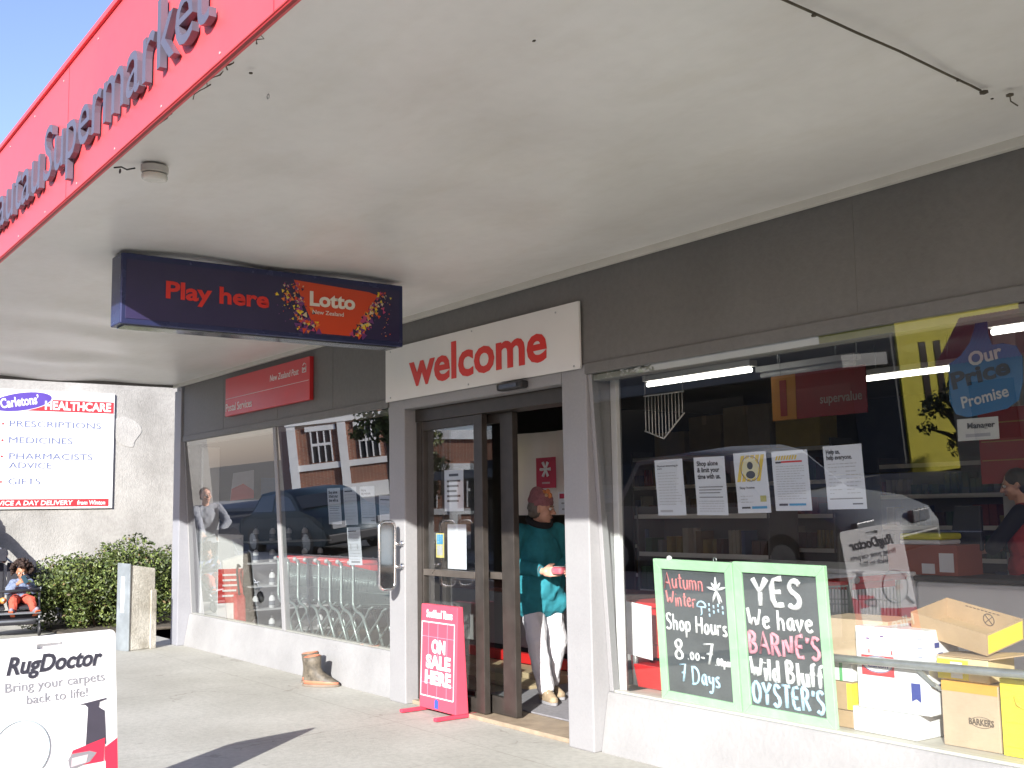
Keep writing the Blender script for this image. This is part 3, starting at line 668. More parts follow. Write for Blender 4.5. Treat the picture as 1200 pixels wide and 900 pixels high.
# old litter bin beside the end column
lb_ = thing('litter_bin', 'weathered cream concrete bin with slotted grey metal side by the end column', 'bin', (-12.92, -0.45, 0))
bin_m = pm('weathered cream concrete', (0.56, 0.545, 0.49), 0.85, 0.35, 3.2, 0.35, 40, fine=0.22, tint=(0.42, 0.385, 0.31))
bmx = Matrix.Translation((-12.92, -0.47, 0)) @ Matrix.Rotation(math.radians(17), 4, 'Z')
m = MB(); m.prism([bmx @ Vector(p) for p in ((0.09, -0.17, 0.0), (0.09, 0.17, 0.0), (0.085, 0.165, 0.90), (0.085, -0.165, 0.955), )], bmx.to_3x3() @ Vector((-0.16, 0, 0)), bin_m, 0.012)
m.prism([bmx @ Vector(p) for p in ((0.105, 0.10, 0.0), (0.105, 0.172, 0.0), (0.105, 0.172, 0.66), (0.105, 0.10, 0.66))], bmx.to_3x3() @ Vector((-0.02, 0, 0)), bin_m, 0.004)
m.build('body', lb_)
m = MB(); m.prism([bmx @ Vector(p) for p in ((0.10, -0.172, 0.0), (0.10, -0.172, 0.965), (-0.14, -0.172, 0.975), (-0.14, -0.172, 0.0))], bmx.to_3x3() @ Vector((0, -0.014, 0)), pm('bin side metal', (0.36, 0.40, 0.42), 0.4, 0.25, 5, metal=0.5), 0.003)
m.build('metal_side', lb_)
m = MB(); m.prism([bmx @ Vector((-0.025+0.03*c_, -0.1862, 0.62+0.20*s_)) for c_, s_ in ((1, -1), (1, 1), (-1, 1), (-1, -1))], bmx.to_3x3() @ Vector((0, -0.006, 0)), pm('pale slot plate', (0.75, 0.77, 0.78), 0.4), 0.002); m.build('slot_plate', lb_)
# ================================================================== next door: concrete wall, chemist's sign, hedge
nb = thing('concrete_building', 'weathered bare concrete side wall of the building beyond the hedge', 'building', (-17.0, -2, 0))
conc = pm('weathered render', (0.40, 0.39, 0.365), 0.9, 0.20, 0.9, 0.4, 45, fine=0.12, tint=(0.31, 0.30, 0.275))
m = MB(); m.box(-25.0, -17.0, -1.82, 9.0, -0.1, 6.0, conc); m.build('wall', nb)
m = MB()
pat = [Vector((-16.998, 0.58+0.20*math.cos(a)*(1+0.18*math.sin(3*a)+0.1*math.cos(5*a)), 2.77+0.24*math.sin(a)*(1+0.15*math.cos(2*a+1)))) for a in [2*math.pi*k/40 for k in range(40)]]
m.prism(pat, (0.006, 0, 0), pm('render patch', (0.41, 0.40, 0.375), 0.9, 0.15, 3, 0.4, 45, fine=0.1), 0.002); m.build('render_patch', nb)
cs = thing('chemist_sign', 'white healthcare sign listing prescriptions and medicines on the concrete wall', 'sign', (-16.97, -0.5, 1.62))
m = MB(); m.box(-16.998, -16.965, -1.42, 0.385, 1.625, 3.335, white_sign, 0.004); m.build('panel', cs)
def CP(y, z, n=0.0): return Vector((-16.965+n, y, z))
cred = pm('chemist red', (0.62, 0.04, 0.05), 0.4, 0.04, 4); cblue = pm('chemist purple blue', (0.10, 0.06, 0.33), 0.4, 0.05, 4); ctx = pm('chemist blue grey ink', (0.13, 0.16, 0.30), 0.5, 0.05, 4)
m = MB()
def cbar(y0, y1, z0, z1, mm, n=0.0005): m.prism([CP(y0, z0, n), CP(y1, z0, n), CP(y1, z1, n), CP(y0, z1, n)], (0.001, 0, 0), mm)
cbar(-1.41, 0.372, 3.035, 3.205, cred); cbar(-1.35, 0.33, 1.655, 1.765, cred)
ov = [CP(-0.93+0.42*math.cos(a)*math.cos(0.2)-0.105*math.sin(a)*math.sin(0.2), 3.16+0.42*math.cos(a)*math.sin(0.2)*0.9+0.125*math.sin(a), 0.0025) for a in [2*math.pi*k/36 for k in range(36)]]
m.prism([p+(p-CP(-0.93, 3.16, 0.0025))*0.06 for p in ov], (0.0008, 0, 0), txt_white)
m.prism([p+Vector((0.0015, 0, 0)) for p in ov], (0.001, 0, 0), cblue)
m.build('panel_print', cs)
m = MB()
m.text('HEALTHCARE', CP(-0.61, 3.065, 0.002), Y1, Z1, 0.115, txt_white, w=0.94, bold=0.035)
m.text('Carletons\u2019', CP(-1.20, 3.055, 0.006), Vector((0, 0.98, 0.17)), Vector((0, -0.17, 0.98)), 0.13, txt_white, w=0.52, bold=0.025)
for tx, yy, zz, ww in (('PRESCRIPTIONS', -1.08, 2.80, 1.27), ('MEDICINES', -1.08, 2.565, 0.87), ('PHARMACISTS', -1.07, 2.335, 1.15), ('ADVICE', -1.07, 2.205, 0.58), ('GIFTS', -1.07, 1.975, 0.43)):
    m.text(tx, CP(yy, zz), Y1, Z1, 0.085, ctx, w=ww, bold=0.0)
m.text('TWICE A DAY DELIVERY', CP(-1.30, 1.68, 0.002), Y1, Z1, 0.062, txt_white, w=1.12, bold=0.02, shear=0.1)
m.text('from Winton', CP(-0.12, 1.68, 0.002), Y1, Z1, 0.062, txt_white, w=0.40, bold=0.02, shear=0.1)
for zz in (2.835, 2.60, 2.37, 2.01): m.prism([CP(-1.165+0.016*math.cos(k*0.785), zz+0.016*math.sin(k*0.785), 0.0005) for k in range(8)], (0.001, 0, 0), cred)
m.build('lettering', cs)

def leaf_mats(base, n=3):
    out = []
    for k in range(n):
        f_ = (0.6, 1.0, 1.5)[k % 3]
        mm = pm('leaf %s %d' % (base, k), tuple(min(1, c*f_) for c in base), 0.5, 0.25, 12)
        out.append(mm)
    return out
def foliage(mb, blobs, n, size, mats, rnd, shell=0.55):
    """leaf-sized folded faces scattered through ellipsoid clumps"""
    wts = [b[1][0]*b[1][1]+b[1][0]*b[1][2] for b in blobs]
    for _ in range(n):
        c, r = rnd.choices(blobs, wts)[0]
        while True:
            d = Vector((rnd.uniform(-1, 1), rnd.uniform(-1, 1), rnd.uniform(-1, 1)))
            if shell < d.length < 1: break
        p = Vector(c)+Vector((d.x*r[0], d.y*r[1], d.z*r[2]))
        if p.z < 0.02: continue
        a = Vector((rnd.gauss(0, 1), rnd.gauss(0, 1), rnd.gauss(0, 1))).normalized()*0.7+d.normalized()*0.8; a.normalize()
        s_ = size*rnd.uniform(0.6, 1.4); u = a.orthogonal().normalized(); u.rotate(Matrix.Rotation(rnd.uniform(0, 6.28), 3, a)); v = a.cross(u)
        i = mb.mi(rnd.choice(mats))
        q = [p-u*s_, p+v*s_*0.45+a*s_*0.1, p+u*s_, p-v*s_*0.45+a*s_*0.1]
        f = mb.bm.faces.new([mb.bm.verts.new(x) for x in q]); f.material_index = i
hd = thing('hedge', 'rounded green hedge bush in front of the concrete wall', 'bush', (-15.9, -0.1, 0))
rnd = random.Random(5)
bl = []
for k in range(64):
    a = rnd.uniform(0, 6.28); q = rnd.uniform(0, 1)**0.5
    y = 0.15+1.18*q*math.cos(a); x = -15.85+0.62*q*math.sin(a)
    top_ = 1.22-0.42*((y-0.15)/1.2)**2
    z = rnd.uniform(0.18, max(0.3, top_-0.22)); s_ = rnd.uniform(0.17, 0.30)
    bl.append(((x, y, z), (s_*1.1, s_*1.1, s_)))
m = MB(); foliage(m, bl, 24000, 0.024, leaf_mats((0.105, 0.135, 0.032)), rnd, 0.45); foliage(m, bl, 9000, 0.034, leaf_mats((0.05, 0.075, 0.02)), rnd, 0.1); foliage(m, bl, 900, 0.026, leaf_mats((0.14, 0.10, 0.045)), rnd, 0.6); m.build('foliage', hd, recalc=False)
m = MB()
for k in range(14):
    a = rnd.uniform(0, 6.28); b0 = Vector((-15.85+0.2*math.cos(a), 0.1+0.5*math.sin(a), -0.02)); t1 = b0+Vector((rnd.uniform(-0.25, 0.25), rnd.uniform(-0.5, 0.5), rnd.uniform(0.5, 0.85)))
    m.tube([b0, b0.lerp(t1, 0.5)+Vector((0.03, 0.02, 0)), t1], [0.022, 0.014, 0.006], pm('hedge wood', (0.09, 0.065, 0.04), 0.9), 6)
m.build('stems', hd)
m = MB(); m.box(-17.0, -14.95, -0.75, 3.0, -0.012, 0.03, pm('garden bed soil', (0.10, 0.085, 0.065), 0.95, 0.3, 5, 0.5, 30), 0.02); o = m.build('garden_bed'); o['kind'] = 'structure'

# ================================================================== people
skin1 = pm('skin', (0.56, 0.32, 0.23), 0.5, 0.08, 14); skin2 = pm('brown skin', (0.33, 0.16, 0.09), 0.5, 0.08, 14)
eye_w = pm('eye white', (0.7, 0.68, 0.66), 0.3); eye_d = pm('dark iris', (0.03, 0.02, 0.015), 0.3); lip = pm('lips', (0.38, 0.13, 0.11), 0.5)
def frame_(c, ang):
    """local frame: f forward, l to the person's left, z up"""
    M = Matrix.Translation(c) @ Matrix.Rotation(ang, 4, 'Z')
    return (lambda f, l, z: M @ Vector((f, l, z))), M
def head_parts(H, s=1.0):
    """H(f,l,z) is a head frame with its origin at the head's centre; unit scale = adult head 0.225 m tall"""
    R3 = None
    P = [('e', H(-0.012*s, 0, 0.022*s), (0.094*s, 0.074*s, 0.092*s)), ('e', H(0.02*s, 0, -0.045*s), (0.066*s, 0.058*s, 0.07*s)), ('c', H(0.058*s, 0, -0.092*s), 0.022*s, H(0.02*s, 0, -0.07*s), 0.045*s),
         ('c', H(0.086*s, 0, 0.008*s), 0.010*s, H(0.108*s, 0, -0.028*s), 0.0135*s), ('c', H(0.092*s, -0.011*s, -0.03*s), 0.010*s, H(0.092*s, 0.011*s, -0.03*s), 0.010*s),
         ('c', H(0.080*s, -0.018*s, -0.062*s), 0.010*s, H(0.080*s, 0.018*s, -0.062*s), 0.010*s), ('c', H(0.078*s, -0.03*s, 0.022*s), 0.012*s, H(0.078*s, 0.03*s, 0.022*s), 0.012*s)]
    for sg in (-1, 1):
        P += [('e', H(0.058*s, sg*0.042*s, -0.03*s), (0.026*s, 0.022*s, 0.026*s)), ('e', H(-0.005*s, sg*0.077*s, -0.01*s), (0.018*s, 0.009*s, 0.032*s))]
    return P
def face_bits(mb, H, s=1.0):
    for sg in (-1, 1):
        mb.ball(H(0.079*s, sg*0.031*s, 0.004*s), 0.0125*s, eye_w, 2); mb.ball(H(0.0885*s, sg*0.031*s, 0.003*s), 0.0058*s, eye_d, 2)
        mb.tube([H(0.086*s, sg*0.012*s, 0.022*s), H(0.088*s, sg*0.03*s, 0.027*s), H(0.078*s, sg*0.05*s, 0.021*s)], 0.0035*s, pm('brow', (0.12, 0.09, 0.07), 0.8), 5)
    mb.tube([H(0.082*s, -0.022*s, -0.064*s), H(0.0915*s, 0, -0.0625*s), H(0.082*s, 0.022*s, -0.064*s)], 0.0045*s, lip, 6)
def hand_parts(W, d, side, pn, s=1.0, curl=0.6):
    """wrist point W, pointing direction d, thumb direction `side`, palm normal pn (fingers curl towards it)"""
    W, d, side, pn = Vector(W), Vector(d).normalized(), Vector(side).normalized(), Vector(pn).normalized()
    P = [('c', W, 0.026*s, W+d*0.03*s, 0.028*s)]
    K = W+d*0.085*s
    for k in range(4):
        o_ = side*(0.032-0.021*k)*s
        P.append(('c', W+d*0.025*s+o_*0.7, 0.017*s, K+o_, 0.0135*s))
        L = (0.040, 0.046, 0.043, 0.033)[k]*s; p = K+o_; a = 0.25
        for j in range(3):
            a += curl*(0.7 if j else 0.6); dd = d*math.cos(a)+pn*math.sin(a); q = p+dd*L*(1.0, 0.7, 0.55)[j]
            P.append(('c', p, (0.0105, 0.0098, 0.0088)[j]*s, q, (0.0098, 0.0088, 0.0078)[j]*s)); p = q
    t0 = W+d*0.03*s+side*0.026*s; t1 = t0+(side*0.75+d*0.65+pn*0.25)*0.036*s; t2 = t1+(side*0.15+d*0.85+pn*0.5)*0.034*s
    P += [('c', t0, 0.016*s, t1, 0.0115*s), ('c', t1, 0.0115*s, t2, 0.0095*s)]
    return P

# --- woman in the doorway
wb = Vector((-7.07, 0.84, 0.035)); B, BM = frame_(wb, math.radians(-6)); 
Hc = B(0.05, 0.0, 1.475); HM = Matrix.Translation(Hc) @ Matrix.Rotation(math.radians(36), 4, 'Z') @ Matrix.Rotation(math.radians(6), 4, 'Y')
HW = lambda f, l, z: HM @ Vector((f, l, z))
wo_ = thing('person', 'woman in a pink knitted hat, teal jumper and white trousers stepping out of the doorway', 'person', wb)
WR, WL = B(0.24, -0.115, 0.995), B(0.27, 0.075, 0.985)
parts = head_parts(HW, 1.0)+[('c', B(0.02, 0, 1.42), 0.052, B(0.0, 0, 1.30), 0.062), ('e', B(0, 0, 1.12), (0.09, 0.15, 0.2)), ('e', B(0, 0, 0.86), (0.10, 0.155, 0.14))]
for sg, wr, el in ((-1, WR, B(-0.05, -0.245, 1.05)), (1, WL, B(-0.03, 0.24, 1.05))):
    sh = B(-0.01, sg*0.175, 1.285)
    parts += [('c', sh, 0.05, el, 0.04), ('c', el, 0.04, wr, 0.027)]
parts += hand_parts(WR, (WL+Vector((0.10, 0, 0.02))-WR)*0.6+B(1, 0.2, 0)-B(0, 0, 0), Vector((0, 0.1, 1)), Vector((0.2, 1, 0.05)), 0.95, 0.55)
parts += hand_parts(WL, B(1, -0.35, 0.02)-B(0, 0, 0), Vector((0, -0.1, 1)), Vector((0.2, -1, 0.05)), 0.95, 0.55)
FR, FL = B(0.17, -0.065, 0.085), B(-0.02, 0.085, 0.09)
for hp, kn, ft in ((B(0.01, -0.085, 0.80), B(0.11, -0.10, 0.45), FR), (B(0.0, 0.085, 0.80), B(0.06, 0.11, 0.45), FL)):
    parts += [('c', hp, 0.08, kn, 0.055), ('c', kn, 0.053, ft, 0.036)]
body_mesh('body', parts, skin1, wo_, 0.006, 2)
m = MB(); face_bits(m, HW, 1.0); m.build('face_features', wo_)
teal = pm('teal wool', (0.032, 0.225, 0.275), 0.9, 0.18, 14, 0.5, 160, spec=0.2)
sw = [('c', B(0.0, 0, 1.31), 0.085, B(0.0, 0, 1.22), 0.12), ('e', B(0.01, 0, 1.10), (0.135, 0.185, 0.22)), ('e', B(0.015, 0, 0.88), (0.165, 0.215, 0.20)), ('c', B(0.02, -0.10, 0.745), 0.125, B(0.02, 0.10, 0.745), 0.125), ('c', B(-0.01, -0.15, 1.275), 0.07, B(-0.01, 0.15, 1.275), 0.07)]
for sg, wr, el in ((-1, WR, B(-0.05, -0.245, 1.05)), (1, WL, B(-0.03, 0.24, 1.05))):
    sh = B(-0.01, sg*0.175, 1.285); sw += [('c', sh, 0.074, el, 0.062), ('c', el, 0.061, el.lerp(wr, 0.84), 0.047)]
body_mesh('jumper', sw, teal, wo_, 0.009, 3, 0.011, 10)
m = MB()
for el, wr in ((B(-0.05, -0.245, 1.05), WR), (B(-0.03, 0.24, 1.05), WL)): m.cone(el.lerp(wr, 0.83), el.lerp(wr, 0.94), 0.043, 0.038, pm('grey cuff', (0.09, 0.085, 0.09), 0.9), 16)
m.build('cuffs', wo_)
m = MB(); m.tube([B(0.085*math.cos(a)+0.01, 0.085*math.sin(a), 1.375-0.035*math.cos(a)) for a in [2*math.pi*k/24 for k in range(24)]], 0.026, pm('black collar wool', (0.012, 0.012, 0.015), 0.9), 8, True); m.build('collar', wo_)
trw = pm('white cotton trousers', (0.70, 0.70, 0.72), 0.85, 0.06, 7, 0.25, 30)
tp = [('c', B(0.01, -0.07, 0.80), 0.09, B(0.01, 0.07, 0.80), 0.09)]
for hp, kn, ft in ((B(0.01, -0.085, 0.78), B(0.11, -0.10, 0.45), FR), (B(0.0, 0.085, 0.78), B(0.06, 0.11, 0.45), FL)):
    tp += [('c', hp, 0.088, kn, 0.076), ('c', kn, 0.076, kn.lerp(ft, 0.9), 0.066)]
body_mesh('trousers', tp, trw, wo_, 0.009, 2, 0.011, 10)
tan = pm('tan walking shoe', (0.33, 0.25, 0.16), 0.7, 0.35, 18, 0.3, 60); tsol = pm('grey shoe sole', (0.24, 0.24, 0.25), 0.7)
for ft, an in ((FR, -8), (FL, 6)):
    a = math.radians(an-6); d = Vector((math.cos(a), math.sin(a), 0)); sd = Vector((-d.y, d.x, 0)); f0 = Vector((ft.x, ft.y, wb.z))
    so_ = body_mesh('shoe', [('c', f0-d*0.04+Vector((0, 0, 0.04)), 0.042, f0+d*0.14+Vector((0, 0, 0.035)), 0.038), ('c', f0-d*0.035+Vector((0, 0, 0.06)), 0.045, f0-d*0.01+Vector((0, 0, 0.115)), 0.046), ('c', f0+d*0.03+Vector((0, 0, 0.07)), 0.04, f0+d*0.11+Vector((0, 0, 0.05)), 0.036)], tan, wo_, 0.008, 2)
    q = MB(); q.prism([f0+d*(0.05+0.135*math.cos(2*math.pi*k/20))+sd*(0.047*math.sin(2*math.pi*k/20))+Vector((0, 0, 0.001)) for k in range(20)], (0, 0, 0.022), tsol, 0.004)
    for k in range(4): q.tube([f0+d*(0.0+0.028*k)-sd*0.028+Vector((0, 0, 0.118-0.011*k)), f0+d*(0.0+0.028*k)+sd*0.028+Vector((0, 0, 0.118-0.011*k))], 0.0035, pm('cream lace', (0.6, 0.55, 0.42), 0.8), 5)
    q.build('sole', so_)
hair_m = pm('grey hair', (0.16, 0.14, 0.12), 0.7, 0.3, 30, 0.4, 90)
body_mesh('hair', [('e', HW(-0.035, 0, 0.005), (0.080, 0.081, 0.088)), ('c', HW(-0.06, -0.05, -0.04), 0.032, HW(-0.06, 0.05, -0.04), 0.032)], hair_m, wo_, 0.007, 1, 0.008, 40)
hat_m = pm('pink knit hat', (0.32, 0.135, 0.15), 0.9, 0.25, 20, 0.6, 120)
hat = body_mesh('hat', [('e', HW(-0.018, 0, 0.068), (0.112, 0.092, 0.085)), ('c', HW(-0.04, -0.02, 0.11), 0.06, HW(-0.05, 0.02, 0.10), 0.06), ('c', HW(0.055, -0.03, 0.05), 0.03, HW(0.055, 0.03, 0.05), 0.03)], hat_m, wo_, 0.007, 2, 0.006, 30)
m = MB()
for k in range(5): a = k*1.257; m.ball(HW(0.045+0.03*math.cos(a), -0.06+0.006*k, 0.11+0.03*math.sin(a)), 0.024, pm('orange flower wool', (0.55, 0.20, 0.07), 0.9, 0.2, 30), 2, (1, 0.6, 1))
m.ball(HW(0.05, -0.075, 0.11), 0.014, pm('flower centre', (0.55, 0.36, 0.2), 0.9), 2); m.build('flower', hat)
# the packets she carries
pk2 = thing('meat_packet', 'red and white plastic wrapped packet held in the woman\'s hands', 'packet', B(0.36, -0.02, 1.0))
m = MB(); m.box(-0.05, 0.05, -0.085, 0.07, -0.028, 0.028, pm('red packet film', (0.55, 0.05, 0.10), 0.25, 0.35, 30, tint=(0.6, 0.3, 0.3)), 0.018, Matrix.Translation(B(0.365, -0.02, 1.005)) @ Matrix.Rotation(0.25, 4, 'Z')); m.build('wrap', pk2)
m = MB(); m.box(-0.047, 0.047, -0.045, 0.03, 0.0285, 0.031, white_p, 0.001, Matrix.Translation(B(0.365, -0.02, 1.005)) @ Matrix.Rotation(0.25, 4, 'Z')); m.build('price_label', pk2)

# --- stroller with toddler, and the adult pushing it
SX, SY = -15.60, -1.325
st = thing('stroller', 'dark double stroller with grey bumper bar in front of the concrete wall', 'stroller', (SX, SY, 0))
blk = pm('black stroller fabric', (0.022, 0.022, 0.028), 0.8, 0.2, 10, 0.2, 60); gt = pm('grey stroller tube', (0.30, 0.32, 0.34), 0.35, 0.1, 8, metal=0.7)
ST, STM = frame_(Vector((SX, SY, 0)), math.radians(-8))
m = MB()
for l in (-0.40, 0.40):
    m.tube(([ST(-0.42, l, 0.98), ST(-0.15, l, 0.62)] if l < 0 else [ST(-0.40, 0.02, 0.97), ST(-0.22, 0.3, 0.70), ST(-0.12, l, 0.58)])+[ST(0.30, l*0.95, 0.22)], 0.014, gt, 8)
    m.tube([ST(-0.35, l, 0.12), ST(0.0, l, 0.46), ST(0.12, l, 0.60)], 0.012, gt, 8)
m.tube([ST(0.30, -0.42, 0.215), ST(0.36, -0.2, 0.205), ST(0.36, 0.2, 0.205), ST(0.30, 0.42, 0.215)], 0.015, gt, 8)
m.tube([ST(-0.42, -0.42, 0.98), ST(-0.47, -0.3, 1.0), ST(-0.47, -0.05, 1.0), ST(-0.40, 0.02, 0.97)], 0.016, black_m, 8)
m.build('frame', st)
for l0, l1 in ((-0.38, -0.02), (0.02, 0.38)):
    m = MB(); m.prism([ST(-0.18, l0, 0.42), ST(0.20, l0, 0.37), ST(0.20, l0, 0.33), ST(-0.18, l0, 0.38)], STM.to_3x3() @ Vector((0, l1-l0, 0)), blk, 0.012)
    m.prism([ST(-0.17, l0, 0.42), ST(-0.33, l0, 0.92), ST(-0.36, l0, 0.91), ST(-0.20, l0, 0.40)], STM.to_3x3() @ Vector((0, l1-l0, 0)), blk, 0.012)
    m.build('seat', st)
m = MB(); m.tube([ST(-0.10, -0.39, 0.60), ST(0.17, -0.37, 0.575), ST(0.19, 0, 0.57), ST(0.17, 0.37, 0.575), ST(-0.10, 0.39, 0.60)], 0.02, blk, 10); m.build('bumper_bar', st)
for l0 in (-0.39, 0.01):
    m = MB()
    for k in range(5):
        a0, a1 = math.radians(100-k*14), math.radians(100-(k+1)*14)
        m.prism([ST(-0.28+0.30*math.cos(a0), l0, 0.80+0.30*math.sin(a0)), ST(-0.28+0.30*math.cos(a1), l0, 0.80+0.30*math.sin(a1)), ST(-0.28+0.292*math.cos(a1), l0, 0.80+0.292*math.sin(a1)), ST(-0.28+0.292*math.cos(a0), l0, 0.80+0.292*math.sin(a0))], STM.to_3x3() @ Vector((0, 0.38, 0)), blk)
    if l0 < 0: m.build('canopy', st)
    else: m.bm.free()
m = MB(); m.box(-0.24, 0.22, -0.36, 0.36, 0.14, 0.30, blk, 0.03, STM); m.build('basket', st)
m = MB(); m.box(0.20, 0.34, -0.38, 0.40, 0.285, 0.31, gt, 0.008, STM); m.build('footrest', st)
for f_, l in ((0.33, -0.38), (0.33, 0.38), (-0.34, -0.42), (-0.34, 0.42)):
    r_ = 0.085 if f_ > 0 else 0.115
    c = ST(f_, l, r_); ax = STM.to_3x3() @ Vector((0, 1, 0))
    wh = MB(); wh.ring(c, STM.to_3x3() @ X1, Z1, r_-0.017, 0.017, black_m, 22, 1, 8); wo2 = wh.build('wheel', st)
    hb = MB(); hb.cone(c-ax*0.012, c+ax*0.012, r_-0.028, r_-0.028, gt, 16); hb.tube([c, c+Vector((0, 0, r_+0.05))+STM.to_3x3() @ Vector((-0.03, 0, 0))], 0.01, gt, 6); hb.build('hub', wo2)
td = thing('person', 'toddler with curly dark hair, blue jacket and orange trousers sitting in the stroller', 'person', ST(-0.1, 0.18, 0.42))
TB = lambda f, l, z: ST(f, l+0.18, z)
THM = Matrix.Translation(TB(-0.055, 0.0, 0.80)) @ Matrix.Rotation(math.radians(-14), 4, 'Z') @ Matrix.Rotation(math.radians(16), 4, 'Y')
TH = lambda f, l, z: THM @ Vector((f, l, z))
ts = 0.80
tr_w, tl_w = TB(0.13, -0.06, 0.655), TB(0.13, 0.07, 0.66)
P = head_parts(TH, ts)+[('c', TB(-0.09, 0, 0.72), 0.035, TB(-0.11, 0, 0.66), 0.04), ('e', TB(-0.11, 0, 0.56), (0.075, 0.10, 0.14)), ('c', TB(-0.05, -0.06, 0.45), 0.055, TB(0.16, -0.10, 0.44), 0.042), ('c', TB(-0.05, 0.06, 0.45), 0.055, TB(0.16, 0.11, 0.44), 0.042), ('c', TB(0.16, -0.10, 0.44), 0.04, TB(0.24, -0.11, 0.31), 0.03), ('c', TB(0.16, 0.11, 0.44), 0.04, TB(0.25, 0.14, 0.31), 0.03)]
for sg, wr in ((-1, tr_w), (1, tl_w)):
    el = TB(-0.03, sg*0.155, 0.555); P += [('c', TB(-0.10, sg*0.10, 0.66), 0.036, el, 0.03), ('c', el, 0.03, wr, 0.022)]
fd = STM.to_3x3() @ Vector((0.7, 0, 0.5))
P += hand_parts(tr_w, fd+STM.to_3x3() @ Vector((0, 0.5, 0)), Z1, STM.to_3x3() @ Vector((-0.1, 1, 0)), 0.62, 0.5)+hand_parts(tl_w, fd+STM.to_3x3() @ Vector((0, -0.5, 0)), Z1, STM.to_3x3() @ Vector((-0.1, -1, 0)), 0.62, 0.5)
body_mesh('body', P, skin2, td, 0.006, 2)
m = MB(); face_bits(m, TH, ts); m.build('face_features', td)
curl = pm('dark curly hair', (0.035, 0.018, 0.012), 0.75, 0.5, 30, 0.8, 70)
rnd = random.Random(8); m = MB()
for k in range(230):
    while True:
        d = Vector((rnd.gauss(0, 1), rnd.gauss(0, 1), rnd.gauss(0, 1))).normalized()
        if not (d.x > 0.35 and d.z < 0.42) and d.z > -0.55: break
    r_ = rnd.uniform(0.10, 0.135)
    m.ball(TH(-0.02+d.x*r_*0.95, d.y*r_*1.05, 0.035+d.z*r_), rnd.uniform(0.012, 0.024), curl, 1)
m.build('hair', td)
jb = pm('blue grey toddler jacket', (0.16, 0.20, 0.30), 0.8, 0.25, 12); orr = pm('orange red trousers', (0.50, 0.085, 0.05), 0.85, 0.12, 12)
J = [('e', TB(-0.11, 0, 0.565), (0.10, 0.125, 0.155)), ('c', TB(-0.10, -0.08, 0.665), 0.045, TB(-0.10, 0.08, 0.665), 0.045)]
for sg, wr in ((-1, tr_w), (1, tl_w)):
    el = TB(-0.03, sg*0.155, 0.555); J += [('c', TB(-0.10, sg*0.10, 0.66), 0.05, el, 0.044), ('c', el, 0.043, el.lerp(wr, 0.85), 0.034)]
body_mesh('jacket', J, jb, td, 0.006, 2, 0.009, 18)
body_mesh('trousers', [('c', TB(-0.05, -0.06, 0.45), 0.068, TB(0.16, -0.10, 0.44), 0.054), ('c', TB(-0.05, 0.06, 0.45), 0.068, TB(0.16, 0.11, 0.44), 0.054), ('c', TB(0.16, -0.10, 0.44), 0.052, TB(0.225, -0.11, 0.335), 0.042), ('c', TB(0.16, 0.11, 0.44), 0.052, TB(0.235, 0.135, 0.335), 0.042)], orr, td, 0.006, 2, 0.009, 18)
for sg, ft in ((-1, TB(0.25, -0.11, 0.30)), (1, TB(0.26, 0.145, 0.30))):
    dd = STM.to_3x3() @ Vector((0.8, 0.25*sg, 0.5))
    so_ = body_mesh('shoe', [('c', ft, 0.034, ft+dd*0.085, 0.029)], pm('grey toddler shoe', (0.22, 0.20, 0.24), 0.7), td, 0.006, 1)
    q = MB(); q.box(-0.035, 0.115, -0.03, 0.03, -0.043, -0.028, pm('orange shoe sole', (0.65, 0.13, 0.04), 0.6), 0.008, Matrix.Translation(ft) @ dd.to_track_quat('X', 'Z').to_matrix().to_4x4()); q.build('sole', so_)
ph = thing('toy_phone', 'dark toy phone held up by the toddler in the stroller', 'toy', TB(0.19, 0.03, 0.71))
m = MB(); m.box(-0.006, 0.006, -0.028, 0.028, -0.055, 0.055, pm('dark teal plastic', (0.03, 0.07, 0.10), 0.3), 0.004, Matrix.Translation(TB(0.20, 0.02, 0.715)) @ Matrix.Rotation(0.5, 4, 'X')); m.build('case', ph)
bn = thing('soft_toy', 'orange and cream soft toy on the stroller seat beside the toddler', 'toy', ST(0.12, -0.16, 0.39))
body_mesh('body', [('e', ST(0.12, -0.15, 0.43), (0.06, 0.09, 0.05)), ('e', ST(0.10, -0.04, 0.45), (0.045, 0.045, 0.045)), ('c', ST(0.12, -0.2, 0.42), 0.03, ST(0.22, -0.25, 0.40), 0.02)], pm('orange plush', (0.60, 0.25, 0.06), 0.95, 0.3, 12), bn, 0.008, 2)
m = MB(); m.ball(ST(0.15, -0.04, 0.46), 0.02, pm('cream plush', (0.6, 0.52, 0.36), 0.95), 2); m.build('muzzle', bn)

ap = Vector((-16.74, -1.60, 0)); A, AM = frame_(ap, math.radians(0))
ad = thing('person', 'adult in a pale grey coat and dark jeans pushing the stroller from behind', 'person', ap)
AH = lambda f, l, z: A(f+0.04, l, z+1.60)
P = head_parts(AH, 1.03)+[('c', A(0.0, 0, 1.52), 0.055, A(-0.02, 0, 1.40), 0.065), ('e', A(-0.02, 0, 1.2), (0.10, 0.16, 0.22)), ('e', A(-0.02, 0, 0.95), (0.11, 0.16, 0.14))]
hw = [ST(-0.50, -0.28, 1.02), ST(-0.49, -0.02, 1.01)]
els = [A(0.26, -0.22, 1.16), A(0.27, 0.23, 1.17)]
for sg, wr, el in ((-1, hw[0], els[0]), (1, hw[1], els[1])):
    P += [('c', A(-0.02, sg*0.19, 1.39), 0.052, el, 0.042), ('c', el, 0.04, wr-(wr-el).normalized()*0.06, 0.028)]
    P += hand_parts(wr-(wr-el).normalized()*0.06, (wr-el).normalized(), -Y1*sg, -Z1, 0.95, 0.9)
ft2 = [A(0.16, -0.09, 0.09), A(-0.20, 0.09, 0.11)]
